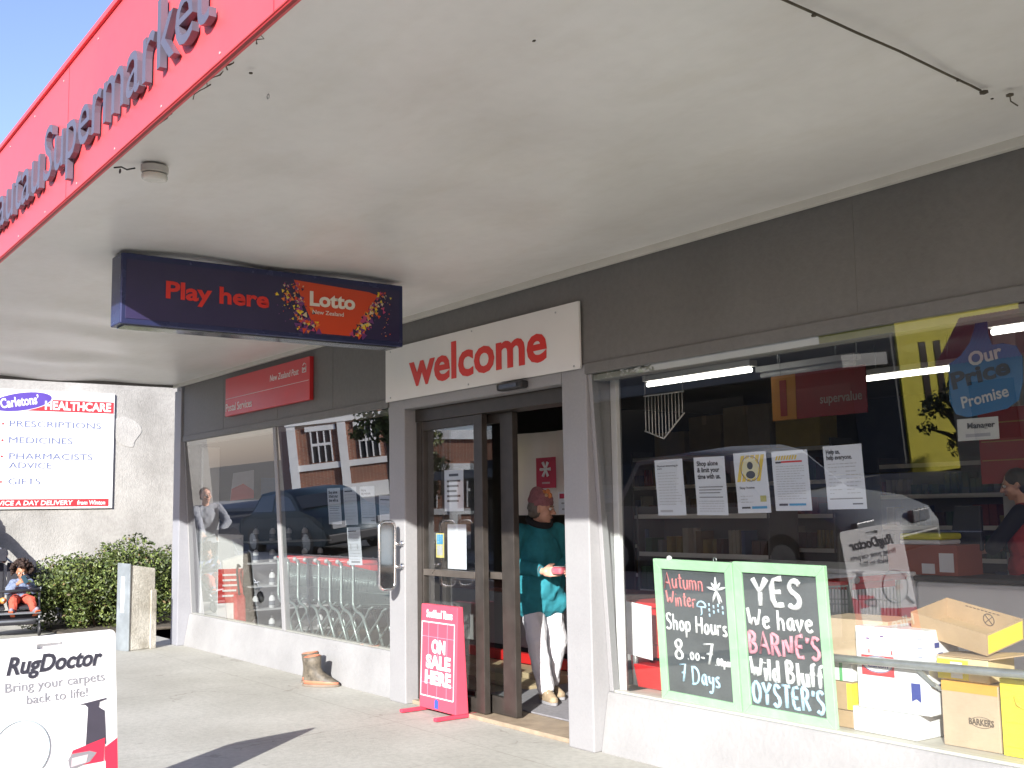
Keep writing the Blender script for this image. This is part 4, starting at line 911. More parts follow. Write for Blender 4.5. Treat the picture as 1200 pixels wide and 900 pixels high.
for sg, ft in ((-1, ft2[0]), (1, ft2[1])): P += [('c', A(-0.02, sg*0.085, 0.9), 0.085, A(0.06 if sg < 0 else 0.0, sg*0.09, 0.5), 0.058), ('c', A(0.06 if sg < 0 else 0.0, sg*0.09, 0.5), 0.055, ft, 0.038)]
body_mesh('body', P, skin1, ad, 0.008, 2)
m = MB(); face_bits(m, AH, 1.03); m.build('face_features', ad)
coat = pm('pale grey coat', (0.25, 0.26, 0.28), 0.85, 0.08, 10)
Cc = [('e', A(-0.02, 0, 1.2), (0.14, 0.20, 0.25)), ('e', A(-0.02, 0, 0.95), (0.145, 0.205, 0.18)), ('c', A(-0.02, -0.15, 1.39), 0.075, A(-0.02, 0.15, 1.39), 0.075), ('c', A(-0.02, -0.1, 0.80), 0.11, A(-0.02, 0.1, 0.80), 0.11)]
for sg, wr, el in ((-1, hw[0], els[0]), (1, hw[1], els[1])): Cc += [('c', A(-0.02, sg*0.19, 1.39), 0.074, el, 0.06), ('c', el, 0.058, el.lerp(wr, 0.66), 0.045)]
body_mesh('coat', Cc, coat, ad, 0.010, 2, 0.012, 9)
jn = pm('dark denim', (0.03, 0.035, 0.06), 0.85, 0.2, 20)
T = [('c', A(-0.02, -0.07, 0.86), 0.115, A(-0.02, 0.07, 0.86), 0.115)]
for sg, ft in ((-1, ft2[0]), (1, ft2[1])): kn = A(0.06 if sg < 0 else 0.0, sg*0.09, 0.5); T += [('c', A(-0.02, sg*0.085, 0.84), 0.10, kn, 0.074), ('c', kn, 0.074, kn.lerp(ft, 0.93), 0.058)]
body_mesh('trousers', T, jn, ad, 0.010, 2, 0.01, 10)
for ft in ft2: body_mesh('shoe', [('c', Vector((ft.x-0.03, ft.y, 0.045)), 0.044, Vector((ft.x+0.15, ft.y, 0.04)), 0.039), ('c', Vector((ft.x-0.02, ft.y, 0.06)), 0.045, ft, 0.045)], pm('black leather shoe', (0.02, 0.02, 0.02), 0.4), ad, 0.008, 2)
body_mesh('hair', [('e', AH(-0.035, 0, 0.045), (0.092, 0.086, 0.088)), ('e', AH(-0.05, 0, -0.02), (0.06, 0.08, 0.07))], pm('brown hair', (0.09, 0.055, 0.035), 0.6, 0.3, 30), ad, 0.010, 2)
# ================================================================== notices taped inside the glass
def GP(x0, zb):
    """frame on the inner side of the leaning glass: returns point(u, v, n) with n towards the street"""
    o = G(x0, zb, 0.006)
    nn_ = X1.cross(GU).normalized()
    return (lambda u, v, n=0.0: o+X1*u+GU*v+nn_*n), nn_
ink = pm('printed ink', (0.06, 0.06, 0.07), 0.6); inkl = pm('printed fine text', (0.42, 0.43, 0.45), 0.6); inkb = pm('printed blue', (0.05, 0.30, 0.55), 0.5); inky = pm('printed yellow', (0.72, 0.52, 0.05), 0.5); inkr = pm('printed red', (0.60, 0.04, 0.03), 0.5)
papb = pm('notice paper', (0.66, 0.69, 0.75), 0.65, 0.03, 5)
def notice(x0, x1, z0, z1, label, kind, group, tilt=0.0):
    t = thing('paper_notice', label, 'notice', G(x0, z0, 0.006), group)
    P_, nn_ = GP(x0, z0); W, H = x1-x0, (z1-z0)
    ca, sa = math.cos(tilt), math.sin(tilt)
    Q = lambda u, v, n=0.0: P_(W/2+(u-W/2)*ca-(v-H/2)*sa, H/2+(u-W/2)*sa+(v-H/2)*ca, n)
    ux, uy = X1*ca+GU*sa, GU*ca-X1*sa
    m = MB(); NB = 6; rn = random.Random(sum(map(ord, label)))
    amp = rn.uniform(0.0005, 0.002)
    for i in range(NB):                                                              # paper with a slight curl
        v0, v1 = H*i/NB, H*(i+1)/NB
        f = m.face([Q(0, v0, -amp*math.sin(i*1.1)), Q(W, v0, -amp*math.sin(i*0.9+0.4)), Q(W, v1, -amp*math.sin((i+1)*0.9+0.4)), Q(0, v1, -amp*math.sin((i+1)*1.1))], papb)
    m.build('sheet', t)
    m = MB(); n0 = 0.0022
    def b(u0, u1, v0, v1, mm): m.face([Q(u0*W, v0*H, n0), Q(u1*W, v0*H, n0), Q(u1*W, v1*H, n0), Q(u0*W, v1*H, n0)], mm)
    def tx(s_, u, v, h, w_, mm, al='l', bold=0.01): m.text(s_, Q(u*W, v*H, n0-0.0005), ux, uy, h, mm, w=w_*W, align=al, bold=bold, depth=0.0005, n=0.0)
    def lines(v0, v1, n, u0=0.1, u1=0.9, hh=0.010):
        for i in range(n):
            v = v1-(v1-v0)*i/max(1, n-1); e = u1-(rn.uniform(0, 0.25) if rn.random() < 0.5 else 0); u = u0
            while u < e-0.02:                                                        # word-like dashes
                l = min(rn.uniform(0.04, 0.13), e-u); b(u, u+l, v-hh/2, v+hh/2, inkl); u += l+0.022
    if kind == 'distance':
        tx('Physical distancing in', 0.09, 0.87, 0.011, 0.75, ink); tx('store', 0.09, 0.825, 0.011, 0.16, ink)
        lines(0.20, 0.76, 12); b(0.10, 0.55, 0.06, 0.10, inkl)
    elif kind == 'alone':
        for k, s_ in enumerate(('Shop alone', '& limit your', 'time with us.')): tx(s_, 0.10, 0.85-k*0.112, 0.026, (0.68, 0.72, 0.74)[k], ink, bold=0.03)
        for k in range(3): b(0.12, 0.9-0.05*k, 0.475-k*0.05, 0.492-k*0.05, txt_grey)
        b(0.12, 0.88, 0.30, 0.316, txt_grey); lines(0.07, 0.24, 5)
    elif kind == 'home':
        for k in range(5): 
            u = 0.06+0.15*k; m.face([Q(u*W, 0.52*H, n0), Q((u+0.11)*W, 0.52*H, n0), Q((u+0.29)*W, 0.95*H, n0), Q((u+0.18)*W, 0.95*H, n0)], inky)
        cN = Q(0.5*W, 0.73*H, 0.0028)
        m.face([cN+ux*(0.25*W*math.cos(a))+uy*(0.25*W*math.sin(a)) for a in [2*math.pi*k/24 for k in range(24)]], pm('pale yellow print', (0.70, 0.66, 0.42), 0.6))
        m.ring(cN, ux, uy, 0.29*W, 0.0022, txt_grey, 24)
        m.face([cN+ux*(0.09*W*math.cos(a))+uy*(0.07*W+0.09*W*math.sin(a))+nn_*0.001 for a in [2*math.pi*k/16 for k in range(16)]], ink)
        m.face([cN+ux*(0.14*W*math.cos(a))+uy*(-0.14*W+0.09*W*math.sin(a))+nn_*0.001 for a in [2*math.pi*k/16 for k in range(16)]], ink)
        tx('Stay home', 0.12, 0.40, 0.013, 0.46, ink); lines(0.18, 0.28, 3, 0.12, 0.5); b(0.72, 0.9, 0.18, 0.28, pm('printed olive', (0.45, 0.43, 0.15), 0.6)); b(0.14, 0.40, 0.075, 0.105, ink); b(0.45, 0.9, 0.07, 0.11, inkb)
    elif kind == 'alert':
        for k in range(8):
            u = 0.10+0.075*k; m.face([Q(u*W, 0.85*H, n0), Q((u+0.045)*W, 0.85*H, n0), Q((u+0.09)*W, 0.92*H, n0), Q((u+0.045)*W, 0.92*H, n0)], inky)
        b(0.10, 0.26, 0.795, 0.825, ink); b(0.26, 0.84, 0.80, 0.83, inkr); lines(0.20, 0.74, 14, 0.1, 0.88); b(0.12, 0.36, 0.085, 0.12, ink); b(0.4, 0.86, 0.085, 0.12, inkb)
    elif kind == 'help':
        tx('Help us,', 0.08, 0.87, 0.022, 0.36, ink, bold=0.025); tx('help everyone.', 0.08, 0.78, 0.022, 0.66, ink, bold=0.025)
        lines(0.66, 0.71, 2, 0.1, 0.85); lines(0.25, 0.59, 7, 0.1, 0.42); lines(0.25, 0.59, 7, 0.55, 0.92); b(0.08, 0.92, 0.155, 0.172, txt_grey); b(0.66, 0.92, 0.07, 0.09, ink)
    else:
        b(0.1, 0.7, 0.88, 0.91, ink); lines(0.15, 0.8, 9)
        if kind == 'icon':
            b(0.2, 0.26, 0.42, 0.56, inkl); b(0.7, 0.76, 0.42, 0.56, inkl); b(0.2, 0.85, 0.06, 0.11, txt_grey)
    m.build('print', t); return t
gR = 'paper notices on the right window'; gL = 'paper notices on the left window'
notice(-4.89, -4.655, 1.455, 1.785, 'white notice headed Physical distancing, first of the row on the right window', 'distance', gR)
notice(-4.565, -4.325, 1.455, 1.785, 'white notice with bold heading Shop alone and limit your time with us', 'alone', gR, -0.01)
notice(-4.255, -4.02, 1.465, 1.795, 'white notice with a round figure symbol on yellow stripes', 'home', gR, 0.012)
notice(-3.985, -3.745, 1.475, 1.79, 'white notice with a yellow striped strip and a red bar at the top', 'alert', gR)
notice(-3.645, -3.41, 1.48, 1.80, 'white notice headed Help us help everyone, set apart beside the hanging price sign', 'help', gR, 0.005)
notice(-9.235, -8.98, 1.40, 1.725, 'white notice with bold heading on the left window, farthest from the doors', 'alone', gL)
notice(-8.92, -8.675, 1.395, 1.725, 'plain text notice on the left window, above the hanging notice', 'text', gL, 0.01)
notice(-8.61, -8.35, 1.405, 1.725, 'white notice with two line heading on the left window near the doors', 'help', gL)
notice(-8.885, -8.64, 1.045, 1.375, 'white notice with two small figures hung below the others over the trolleys', 'icon', gL, 0.02)
notice(-8.285, -8.03, 1.30, 1.64, 'curled plain notice half hidden beside the chrome bracket and pillar', 'text', gL, -0.03)
def flat_notice(x0, x1, y, z0, z1, label, mm, rows, cat='notice', name='paper_notice', group=None):
    t = thing(name, label, cat, (x0, y, z0), group)
    m = MB(); m.box(x0, x1, y, y+0.003, z0, z1, mm, 0.001); m.build('sheet', t)
    if rows:
        q = MB(); W, H = x1-x0, z1-z0
        for (u0, u1, v0, v1, c_) in rows: q.face([(x0+u0*W, y-0.0012, z0+v0*H), (x0+u1*W, y-0.0012, z0+v0*H), (x0+u1*W, y-0.0012, z0+v1*H), (x0+u0*W, y-0.0012, z0+v1*H)], c_)
        q.build('print', t)
    return t
gD = 'notices on the sliding door glass'
flat_notice(-7.37, -7.10, 0.146, 1.50, 1.82, 'printed notice with bold lines in the middle of the door glass', papb, [(0.25, 0.75, 0.84, 0.9, ink)]+[(0.15, 0.85-0.1*(k % 3), 0.70-k*0.12, 0.75-k*0.12, ink) for k in range(5)], group=gD)
flat_notice(-7.33, -7.07, 0.146, 1.06, 1.40, 'blank looking white sheet low on the door glass in full sun', papb, [], group=gD)
flat_notice(-7.50, -7.385, 0.146, 1.14, 1.33, 'small yellow and blue sticker on the left of the door glass', pm('sticker yellow', (0.60, 0.52, 0.16), 0.4), [(0.1, 0.9, 0.55, 0.95, inkb), (0.15, 0.85, 0.1, 0.5, inkl)], 'sticker', 'door_sticker')

# ================================================================== chalkboards
STROKES = {}
def gl(ch, w, *pls): STROKES[ch] = (w, [[tuple(float(c)/10 for c in p.split(',')) for p in s.split(' ')] for s in pls])
gl('A', .75, '0,0 3.5,10 7,0', '1.2,3.8 5.8,3.8'); gl('u', .55, '0.5,6 0.5,2 1.5,0.2 3,0.2 4.5,2 4.6,6', '4.6,3 4.9,0'); gl('t', .42, '2,9 1.9,2 2.6,0.2 3.8,0.6', '0.2,6.2 3.8,6.4')
gl('m', .8, '0.4,0 0.4,6', '0.4,4.5 2,6 3.4,5 3.5,0', '3.5,4.6 5.2,6 6.7,5 6.8,0'); gl('n', .55, '0.4,0 0.4,6', '0.4,4.4 2.2,6 4,5 4.3,0'); gl('W', 1.0, '0,10 2.2,0 4.6,7 7,0 9.3,10')
gl('i', .22, '1,6 1,0', '1,8.3 1.05,8.6'); gl('e', .55, '0.4,3.2 4.3,3.6 4,5.3 2.4,6 0.8,4.8 0.4,2.6 1.4,0.4 3,0.1 4.6,1.2'); gl('r', .42, '0.4,0 0.4,6', '0.4,4 1.8,5.8 3.6,5.7')
gl('S', .65, '5.6,8.6 4,10 1.8,9.6 0.8,7.8 1.8,6 4.2,4.8 5.5,3 4.6,0.8 2.4,0 0.4,1.2'); gl('h', .55, '0.4,0 0.4,10', '0.4,4.2 2.2,6 4,5 4.2,0'); gl('o', .55, '2.4,6 0.8,5 0.4,2.8 1.2,0.6 2.6,0.1 4.2,1.2 4.6,3.4 3.8,5.4 2.4,6')
gl('p', .55, '0.5,6 0.4,-3.6', '0.5,5 2.4,6.2 4.2,5 4.4,2.4 3,0.3 0.5,1'); gl('H', .75, '0.5,0 0.5,10', '6,0 6.2,10', '0.5,5 6,5.2'); gl('s', .46, '3.6,5.2 2.2,6 0.7,5.2 0.9,3.8 3,2.6 3.7,1.4 2.6,0.1 0.3,0.7')
gl('8', .7, '3,5.2 1,7 1.4,9.2 3.2,10 5,9 5,7 3,5.2 0.8,3.2 0.8,1 3,0 5.4,1.2 5.2,3.4 3,5.2'); gl('.', .25, '0.8,0 1.1,0.5'); gl('0', .6, '2.6,9 0.8,7 0.5,3.4 2,0.2 4,0.8 5,4 4.4,7.6 2.6,9')
gl('-', .6, '0.5,4 5,4.3'); gl('7', .65, '0.4,9.4 5.8,10 3,0', '2,4.8 5.4,5.2'); gl('D', .8, '0.6,0 0.8,10', '0,9.8 4,9.8 6.8,7.4 6.8,3 4.4,0.4 0,0'); gl('a', .55, '4.2,5.4 2.2,6 0.6,4.2 0.6,1.6 2,0.1 3.6,1.2 4.2,5.4', '4.2,5.6 4.4,1.4 5.2,0')
gl('y', .55, '0.4,6 0.8,2.8 2.4,2 4,3.2 4.5,6', '4.5,6 4,-1.6 2.4,-3.6 0.6,-2.6'); gl('Y', .75, '0.2,10 3.4,5 6.8,10', '3.4,5 3,0'); gl('E', .65, '5.4,10 0.6,9.6 0.6,0 5.6,0.4', '0.6,5 4.6,5.2'); gl('v', .52, '0.2,6 2.3,0 4.5,6.2')
gl('B', .7, '0.6,0 0.6,10', '0.6,10 4.4,9.4 4.8,7 2.4,5.2 0.8,5.2', '2.4,5.2 5.6,3.8 5,0.9 0.6,0'); gl('R', .72, '0.6,0 0.6,10', '0.6,10 4.6,9.4 5,7 3.6,5.2 0.8,5', '2.6,5 5.8,0'); gl('N', .8, '0.5,0 0.5,10 6.2,0 6.4,10')
gl("'", .2, '0.9,10 0.5,7.6'); gl('l', .22, '0.9,10 0.8,0'); gl('d', .58, '4.2,5.2 2.2,6 0.6,4.2 0.6,1.4 2.2,0.1 4,1.4', '4.3,10 4.4,0'); gl('f', .42, '4,9.2 2.8,10 1.8,8.8 1.6,0', '0.2,5.6 3.6,5.8'); gl('O', .8, '3.4,10 0.9,8 0.5,3.6 2.2,0.2 5,0.4 6.8,4 6,8.4 3.4,10'); gl('T', .7, '0,9.8 6.6,10', '3.4,9.8 3.2,0')
def chalk(mb, s_, o, ux, uy, nn_, h, w_, r, mm, rn):
    adv = sum((STROKES[c][0]+0.12) if c != ' ' else 0.42 for c in s_); sx = w_/adv; x = 0.0
    for c in s_:
        if c == ' ': x += 0.42*sx; continue
        wd, pls = STROKES[c]; jy = rn.uniform(-0.03, 0.03)*h; ro = rn.uniform(-0.05, 0.05)
        for pl in pls:
            pts = []
            for i, (a, b) in enumerate(pl):
                pts.append((a, b))
            # round the corners a little (Chaikin) for a written look
            if len(pts) > 3:
                q = [pts[0]]
                for (a, b), (c2, d2) in zip(pts, pts[1:]): q += [(a*.75+c2*.25, b*.75+d2*.25), (a*.25+c2*.75, b*.25+d2*.75)]
                pts = q+[pts[-1]]
            P_ = [o+ux*(x+(a-b*ro*0.5)*sx)+uy*(jy+b*h+a*ro*h)+nn_*0.0015 for a, b in pts]
            mb.tube(P_, [r*rn.uniform(1.1, 1.6) for _ in P_], mm, 5)
        x += (wd+0.12)*sx
board_m = pm('blackboard slate', (0.085, 0.095, 0.10), 0.8, 0.3, 4, fine=0.1); green = pm('green painted wood', (0.38, 0.64, 0.39), 0.55, 0.12, 7, 0.2, 30)
ch_w = pm('white chalk', (0.75, 0.76, 0.76), 0.95, 0.12, 60); ch_r = pm('red chalk', (0.62, 0.22, 0.22), 0.95, 0.15, 60); ch_b = pm('pale blue chalk', (0.45, 0.66, 0.80), 0.95, 0.12, 60); ch_p = pm('pink chalk', (0.66, 0.30, 0.36), 0.95, 0.15, 60)
def chalkboard(x0, W, H, rot, label):
    t = thing('chalkboard', label, 'chalkboard', G(x0, 0.362, 0.045), 'green framed chalkboards in the right window')
    o = G(x0, 0.362, 0.045); nn_ = X1.cross(GU).normalized(); ca, sa = math.cos(rot), math.sin(rot)
    ux, uy = X1*ca+GU*sa, GU*ca-X1*sa
    Q = lambda u, v, n=0.0: o+ux*u+uy*v+nn_*n
    fw = 0.058; m = MB()
    for pl in ([(0, 0), (W, 0), (W-fw, fw), (fw, fw)], [(W, 0), (W, H), (W-fw, H-fw), (W-fw, fw)], [(W, H), (0, H), (fw, H-fw), (W-fw, H-fw)], [(0, H), (0, 0), (fw, fw), (fw, H-fw)]):
        m.prism([Q(u, v, -0.012) for u, v in pl], nn_*0.026, green, 0.003)
    m.build('frame', t)
    m = MB(); m.prism([Q(fw-0.004, fw-0.004, -0.008), Q(W-fw+0.004, fw-0.004, -0.008), Q(W-fw+0.004, H-fw+0.004, -0.008), Q(fw-0.004, H-fw+0.004, -0.008)], nn_*0.008, board_m); m.build('slate', t)
    return t, Q, ux, uy, nn_
t, Q, ux, uy, nn_ = chalkboard(-5.005, 0.635, 0.838, -0.012, 'green framed chalkboard listing Autumn Winter shop hours, 7 Days')
m = MB(); rn = random.Random(4)
chalk(m, 'Autumn', Q(0.075, 0.665), ux, uy, nn_, 0.095, 0.33, 0.0042, ch_r, rn); chalk(m, 'Winter', Q(0.085, 0.565), ux, uy, nn_, 0.085, 0.25, 0.0042, ch_r, rn)
chalk(m, 'Shop Hours', Q(0.07, 0.42), ux, uy, nn_, 0.095, 0.50, 0.0055, ch_w, rn)
chalk(m, '8', Q(0.125, 0.255), ux, uy, nn_, 0.115, 0.10, 0.0065, ch_w, rn); chalk(m, '.00-', Q(0.23, 0.262), ux, uy, nn_, 0.045, 0.15, 0.0045, ch_w, rn); chalk(m, '7', Q(0.365, 0.25), ux, uy, nn_, 0.115, 0.095, 0.006, ch_w, rn); chalk(m, '.00pm', Q(0.45, 0.25), ux, uy, nn_, 0.045, 0.125, 0.0042, ch_w, rn)
chalk(m, '7 Days', Q(0.16, 0.125), ux, uy, nn_, 0.10, 0.33, 0.0055, ch_b, rn)
for k in range(9):                                                                              # chalk flower and rain cloud
    a = math.radians(-60+k*38); c0 = Q(0.495, 0.675); e = 0.055 if k % 2 else 0.075
    if 20 < (math.degrees(a) % 360) < 200 or k % 2 == 0: m.tube([c0+nn_*0.0016, c0+ux*(math.cos(a)*e*0.6)+uy*(math.sin(a)*e*0.6)+nn_*0.002, c0+ux*(math.cos(a)*e)+uy*(math.sin(a)*e)+nn_*0.0016], [0.004, 0.009, 0.003], ch_w, 6)
m.tube([Q(0.50, 0.66, 0.0016), Q(0.515, 0.60, 0.0016)], 0.006, ch_w, 6)
m.tube([Q(0.37+0.035*math.cos(a), 0.575+0.03*math.sin(a), 0.0016) for a in [math.radians(x) for x in range(0, 181, 30)]], 0.006, ch_b, 6); m.tube([Q(0.335, 0.573, 0.0016), Q(0.405, 0.573, 0.0016)], 0.005, ch_b, 6); m.tube([Q(0.37, 0.575, 0.0016), Q(0.37, 0.535, 0.0016), Q(0.36, 0.525, 0.0016)], 0.005, ch_b, 6)
for k in range(9): m.tube([Q(0.43+0.035*(k % 4), 0.60-0.03*(k//4)-0.01*(k % 2), 0.0016), Q(0.432+0.035*(k % 4), 0.582-0.03*(k//4)-0.01*(k % 2), 0.0016)], 0.005, ch_b, 6)
m.build('chalk_writing', t)
m = MB(); m.ball(Q(0.13, 0.842, 0.0), 0.018, pm('white knob', (0.75, 0.75, 0.73), 0.5), 2); m.build('knob', t)
m = MB(); m.ring(Q(0.50, 0.848, 0.0), ux, uy, 0.012, 0.003, steel, 14); m.build('hanging_eye', t)
t, Q, ux, uy, nn_ = chalkboard(-4.358, 0.628, 0.838, -0.008, 'green framed chalkboard reading YES We have Barne\'s Wild Bluff Oysters')
m = MB()
chalk(m, 'YES', Q(0.13, 0.605), ux, uy, nn_, 0.145, 0.35, 0.0115, ch_w, rn); chalk(m, 'We have', Q(0.075, 0.485), ux, uy, nn_, 0.105, 0.46, 0.0068, ch_w, rn)
chalk(m, "BARNE'S", Q(0.07, 0.345), ux, uy, nn_, 0.115, 0.50, 0.0085, ch_p, rn); chalk(m, 'Wild Bluff', Q(0.07, 0.205), ux, uy, nn_, 0.115, 0.50, 0.0082, ch_w, rn); chalk(m, "OYSTER'S", Q(0.07, 0.075), ux, uy, nn_, 0.115, 0.50, 0.0082, ch_b, rn)
m.build('chalk_writing', t)

# ================================================================== cartons and rail in the right window
kraft = pm('kraft cardboard', (0.42, 0.29, 0.165), 0.8, 0.12, 6, 0.12, 40); kraft2 = pm('pale kraft cardboard', (0.48, 0.365, 0.25), 0.8, 0.12, 6, 0.12, 40); inner = pm('carton inside', (0.40, 0.28, 0.15), 0.85, 0.12, 6)
wcard = pm('white carton', (0.76, 0.76, 0.76), 0.6, 0.05, 5, 0.08, 40); ycard = pm('yellow carton', (0.78, 0.66, 0.05), 0.55, 0.06, 5); blk_ink = pm('carton ink', (0.10, 0.07, 0.05), 0.7)
GRP = 'cartons stacked in the right window'
def carton(x0, x1, y0, y1, z0, z1, mm, label, rz=0.0, open_top=False, tape=None, M=None):
    c = Vector(((x0+x1)/2, (y0+y1)/2, z0)); t = thing('carton', label, 'carton', c, GRP)
    M = M or (Matrix.Translation(c) @ Matrix.Rotation(rz, 4, 'Z')); hx, hy, hz = (x1-x0)/2, (y1-y0)/2, z1-z0
    m = MB()
    if open_top:
        th = 0.005
        m.box(-hx, hx, -hy, -hy+th, 0, hz, mm, 0, M); m.box(-hx, hx, hy-th, hy, 0, hz, mm, 0, M); m.box(-hx, -hx+th, -hy+th, hy-th, 0, hz, mm, 0, M); m.box(hx-th, hx, -hy+th, hy-th, 0, hz, mm, 0, M); m.box(-hx+th, hx-th, -hy+th, hy-th, 0, th, inner, 0, M)
    else:
        m.box(-hx, hx, -hy, hy, 0, hz, mm, 0.004, M)
        m.box(-0.002, 0.002, -hy+0.003, hy-0.003, hz-0.001, hz+0.0006, inner, 0, M)
    m.build('box', t)
    if tape:
        q = MB(); q.box(-hx*0.98, hx*0.98, -hy-0.0012, -hy+0.05, hz-tape[1], hz+0.0014, tape[0], 0, M); q.build('tape', t)
    return t, M, hx, hy, hz
ux_f = lambda M: (M.to_3x3() @ X1)
def front_txt(t, M, hx, hy, s_, u, v, h, w_, mm, bold=0.0, name='print', shear=0.0):
    m = MB(); m.text(s_, M @ Vector((u, -hy, v)), M.to_3x3() @ X1, M.to_3x3() @ Z1, h, mm, w=w_, align='c', bold=bold, shear=shear); return m.build(name, t)
t, M, hx, hy, hz = carton(-3.235, -2.945, 0.34, 0.62, 0.354, 0.655, kraft2, 'brown fruit carton with a dark printed name, bottom of the stack under the rail', 0.02, tape=(pm('orange tape', (0.62, 0.34, 0.06), 0.4), 0.045))
front_txt(t, M, hx, hy, 'BARKERS', 0.055, 0.115, 0.028, 0.125, blk_ink, 0.02)
m = MB(); m.ring(M @ Vector((0.055, -hy-0.001, 0.128)), M.to_3x3() @ X1, Z1, 0.055, 0.0012, blk_ink, 20, 0.45, 4); m.build('print', t)
t, M, hx, hy, hz = carton(-3.26, -3.0, 0.36, 0.60, 0.658, 0.765, pm('yellow and cream carton', (0.70, 0.55, 0.30), 0.7, 0.15, 6), 'yellow and cream carton with a torn flap lying on the brown fruit carton', 0.03)
m = MB(); m.box(-hx, -hx+0.16, -hy-0.002, -hy+0.02, 0.005, hz-0.01, ycard, 0, M); m.box(-hx+0.07, -hx+0.13, -hy-0.0035, -hy, 0.012, hz-0.02, white_p, 0, M); m.build('print', t)
m = MB(); m.prism([M @ Vector(p) for p in ((-hx, -hy, hz+0.002), (hx*1.1, -hy-0.01, hz+0.004), (hx*2.2, hy*0.5, hz+0.03), (-hx, hy*0.3, hz+0.005))], (0, 0, 0.005), kraft); m.build('flap', t)
t, M, hx, hy, hz = carton(-2.925, -2.55, 0.33, 0.60, 0.354, 0.70, ycard, 'bright yellow banana carton at the right end of the window', 0.0)
m = MB(); m.tube([M @ Vector((-0.12, -hy-0.001, 0.27)), M @ Vector((-0.105, -hy-0.001, 0.235)), M @ Vector((-0.07, -hy-0.001, 0.215))], [0.003, 0.008, 0.003], pm('banana print', (0.62, 0.42, 0.03), 0.6), 6)
for zz in (0.15, 0.04): m.box(-hx*0.9, hx*0.9, -hy-0.0015, -hy, zz, zz+0.004, MATS['banana print'], 0, M)
m.build('print', t)
t, M, hx, hy, hz = carton(-3.725, -3.345, 0.30, 0.55, 0.354, 0.475, wcard, 'low white carton at the bottom of the white stack', -0.03)
t, M, hx, hy, hz = carton(-3.685, -3.28, 0.30, 0.58, 0.478, 0.885, wcard, 'tall white carton with a red and blue badge and blue ribbon label', 0.05)
m = MB()
m.box(-hx+0.03, hx-0.19, -hy-0.0015, -hy, 0.165, 0.265, pm('carton red', (0.62, 0.05, 0.06), 0.5), 0, M)
m.prism([M @ Vector((-0.08+0.085*math.cos(k*2*math.pi/28), -hy-0.0022, 0.222+0.042*math.sin(k*2*math.pi/28))) for k in range(28)], M.to_3x3() @ Vector((0, -0.0008, 0)), wcard)
m.ring(M @ Vector((-0.08, -hy-0.003, 0.222)), M.to_3x3() @ X1, Z1, 0.083, 0.002, pm('carton navy', (0.03, 0.05, 0.25), 0.5), 24, 0.47, 4)
m.prism([M @ Vector(p) for p in ((hx-0.10, -hy-0.0018, 0.06), (hx-0.075, -hy-0.0018, 0.075), (hx-0.05, -hy-0.0018, 0.06), (hx-0.05, -hy-0.0018, 0.15), (hx-0.10, -hy-0.0018, 0.15))], M.to_3x3() @ Vector((0, -0.001, 0)), MATS['carton navy'])
for (u, v) in ((-0.14, 0.345), (-0.06, 0.36)): m.box(u, u+0.02, -hy-0.0015, -hy, v, v+0.006, MATS['carton navy'], 0, M)
for (u, v) in ((-0.13, 0.275), (0.0, 0.275)): m.box(u, u+0.007, -hy-0.0015, -hy, v, v+0.02, MATS['carton red'], 0, M)
for k in range(5): m.box(hx, hx+0.0015, -hy+0.06+0.03*(k % 2), -hy+0.10+0.03*(k % 2), 0.12+0.05*k, 0.145+0.05*k, MATS['carton navy'], 0, M)
for k in range(5): m.box(hx-0.055, hx-0.03, -hy-0.0014, -hy, 0.19+0.042*k, 0.2+0.042*k, pm('carton grey print', (0.4, 0.42, 0.5), 0.6), 0, M)
m.build('print', t); front_txt(t, M, hx, hy, 'Calton', -0.08, 0.207, 0.03, 0.12, MATS['carton navy'], 0.02, 'lettering')
t, M, hx, hy, hz = carton(-3.95, -3.74, 0.32, 0.62, 0.354, 0.44, kraft, 'low brown carton lowest in the brown stack beside the chalkboards', 0.0)
t, M, hx, hy, hz = carton(-3.96, -3.745, 0.32, 0.60, 0.443, 0.585, kraft, 'brown carton with a yellow end in the brown stack beside the chalkboards', 0.02)
m = MB(); m.box(hx-0.03, hx+0.001, -hy-0.0012, -hy+0.2, 0.005, hz-0.005, ycard, 0, M); m.build('end_panel', t)
t, M, hx, hy, hz = carton(-3.96, -3.735, 0.33, 0.58, 0.588, 0.715, wcard, 'white carton with a green stripe squeezed in the brown stack', -0.02)
m = MB(); m.box(0.03, 0.05, -hy-0.0012, -hy, 0.0, hz-0.003, pm('green strip', (0.10, 0.38, 0.14), 0.5), 0, M); m.build('print', t)
t, M, hx, hy, hz = carton(-3.97, -3.56, 0.36, 0.66, 0.718, 0.905, kraft2, 'pale brown carton on top of the brown stack behind the white carton', 0.10)
# opened tray leaning on the stack
Mt = Matrix.Translation((-3.205, 0.535, 0.852)) @ Matrix.Rotation(math.radians(-4), 4, 'Z') @ Matrix.Rotation(math.radians(10.5), 4, 'Y') @ Matrix.Rotation(math.radians(12), 4, 'X')
t, M, hx, hy, hz = carton(-3.43, -3.0, 0.36, 0.64, 0.86, 0.965, kraft, 'empty open brown tray with a crossed circle mark tilted on top of the cartons', 0, True, None, Mt)
m = MB()
c = M @ Vector((0.03, hy-0.006, 0.052)); axx, azz = M.to_3x3() @ X1, M.to_3x3() @ Z1
m.ring(c, axx, azz, 0.03, 0.0025, blk_ink, 20, 1, 5)
for s_ in (-1, 1): m.tube([c+(axx*s_+azz)*0.019, c-(axx*s_+azz)*0.019], 0.0022, blk_ink, 5)
for k in range(9): m.tube([M @ Vector((-0.10+0.022*k, hy-0.006, 0.092)), M @ Vector((-0.086+0.022*k, hy-0.006, 0.092))], 0.002, blk_ink, 5)
m.build('print', t)
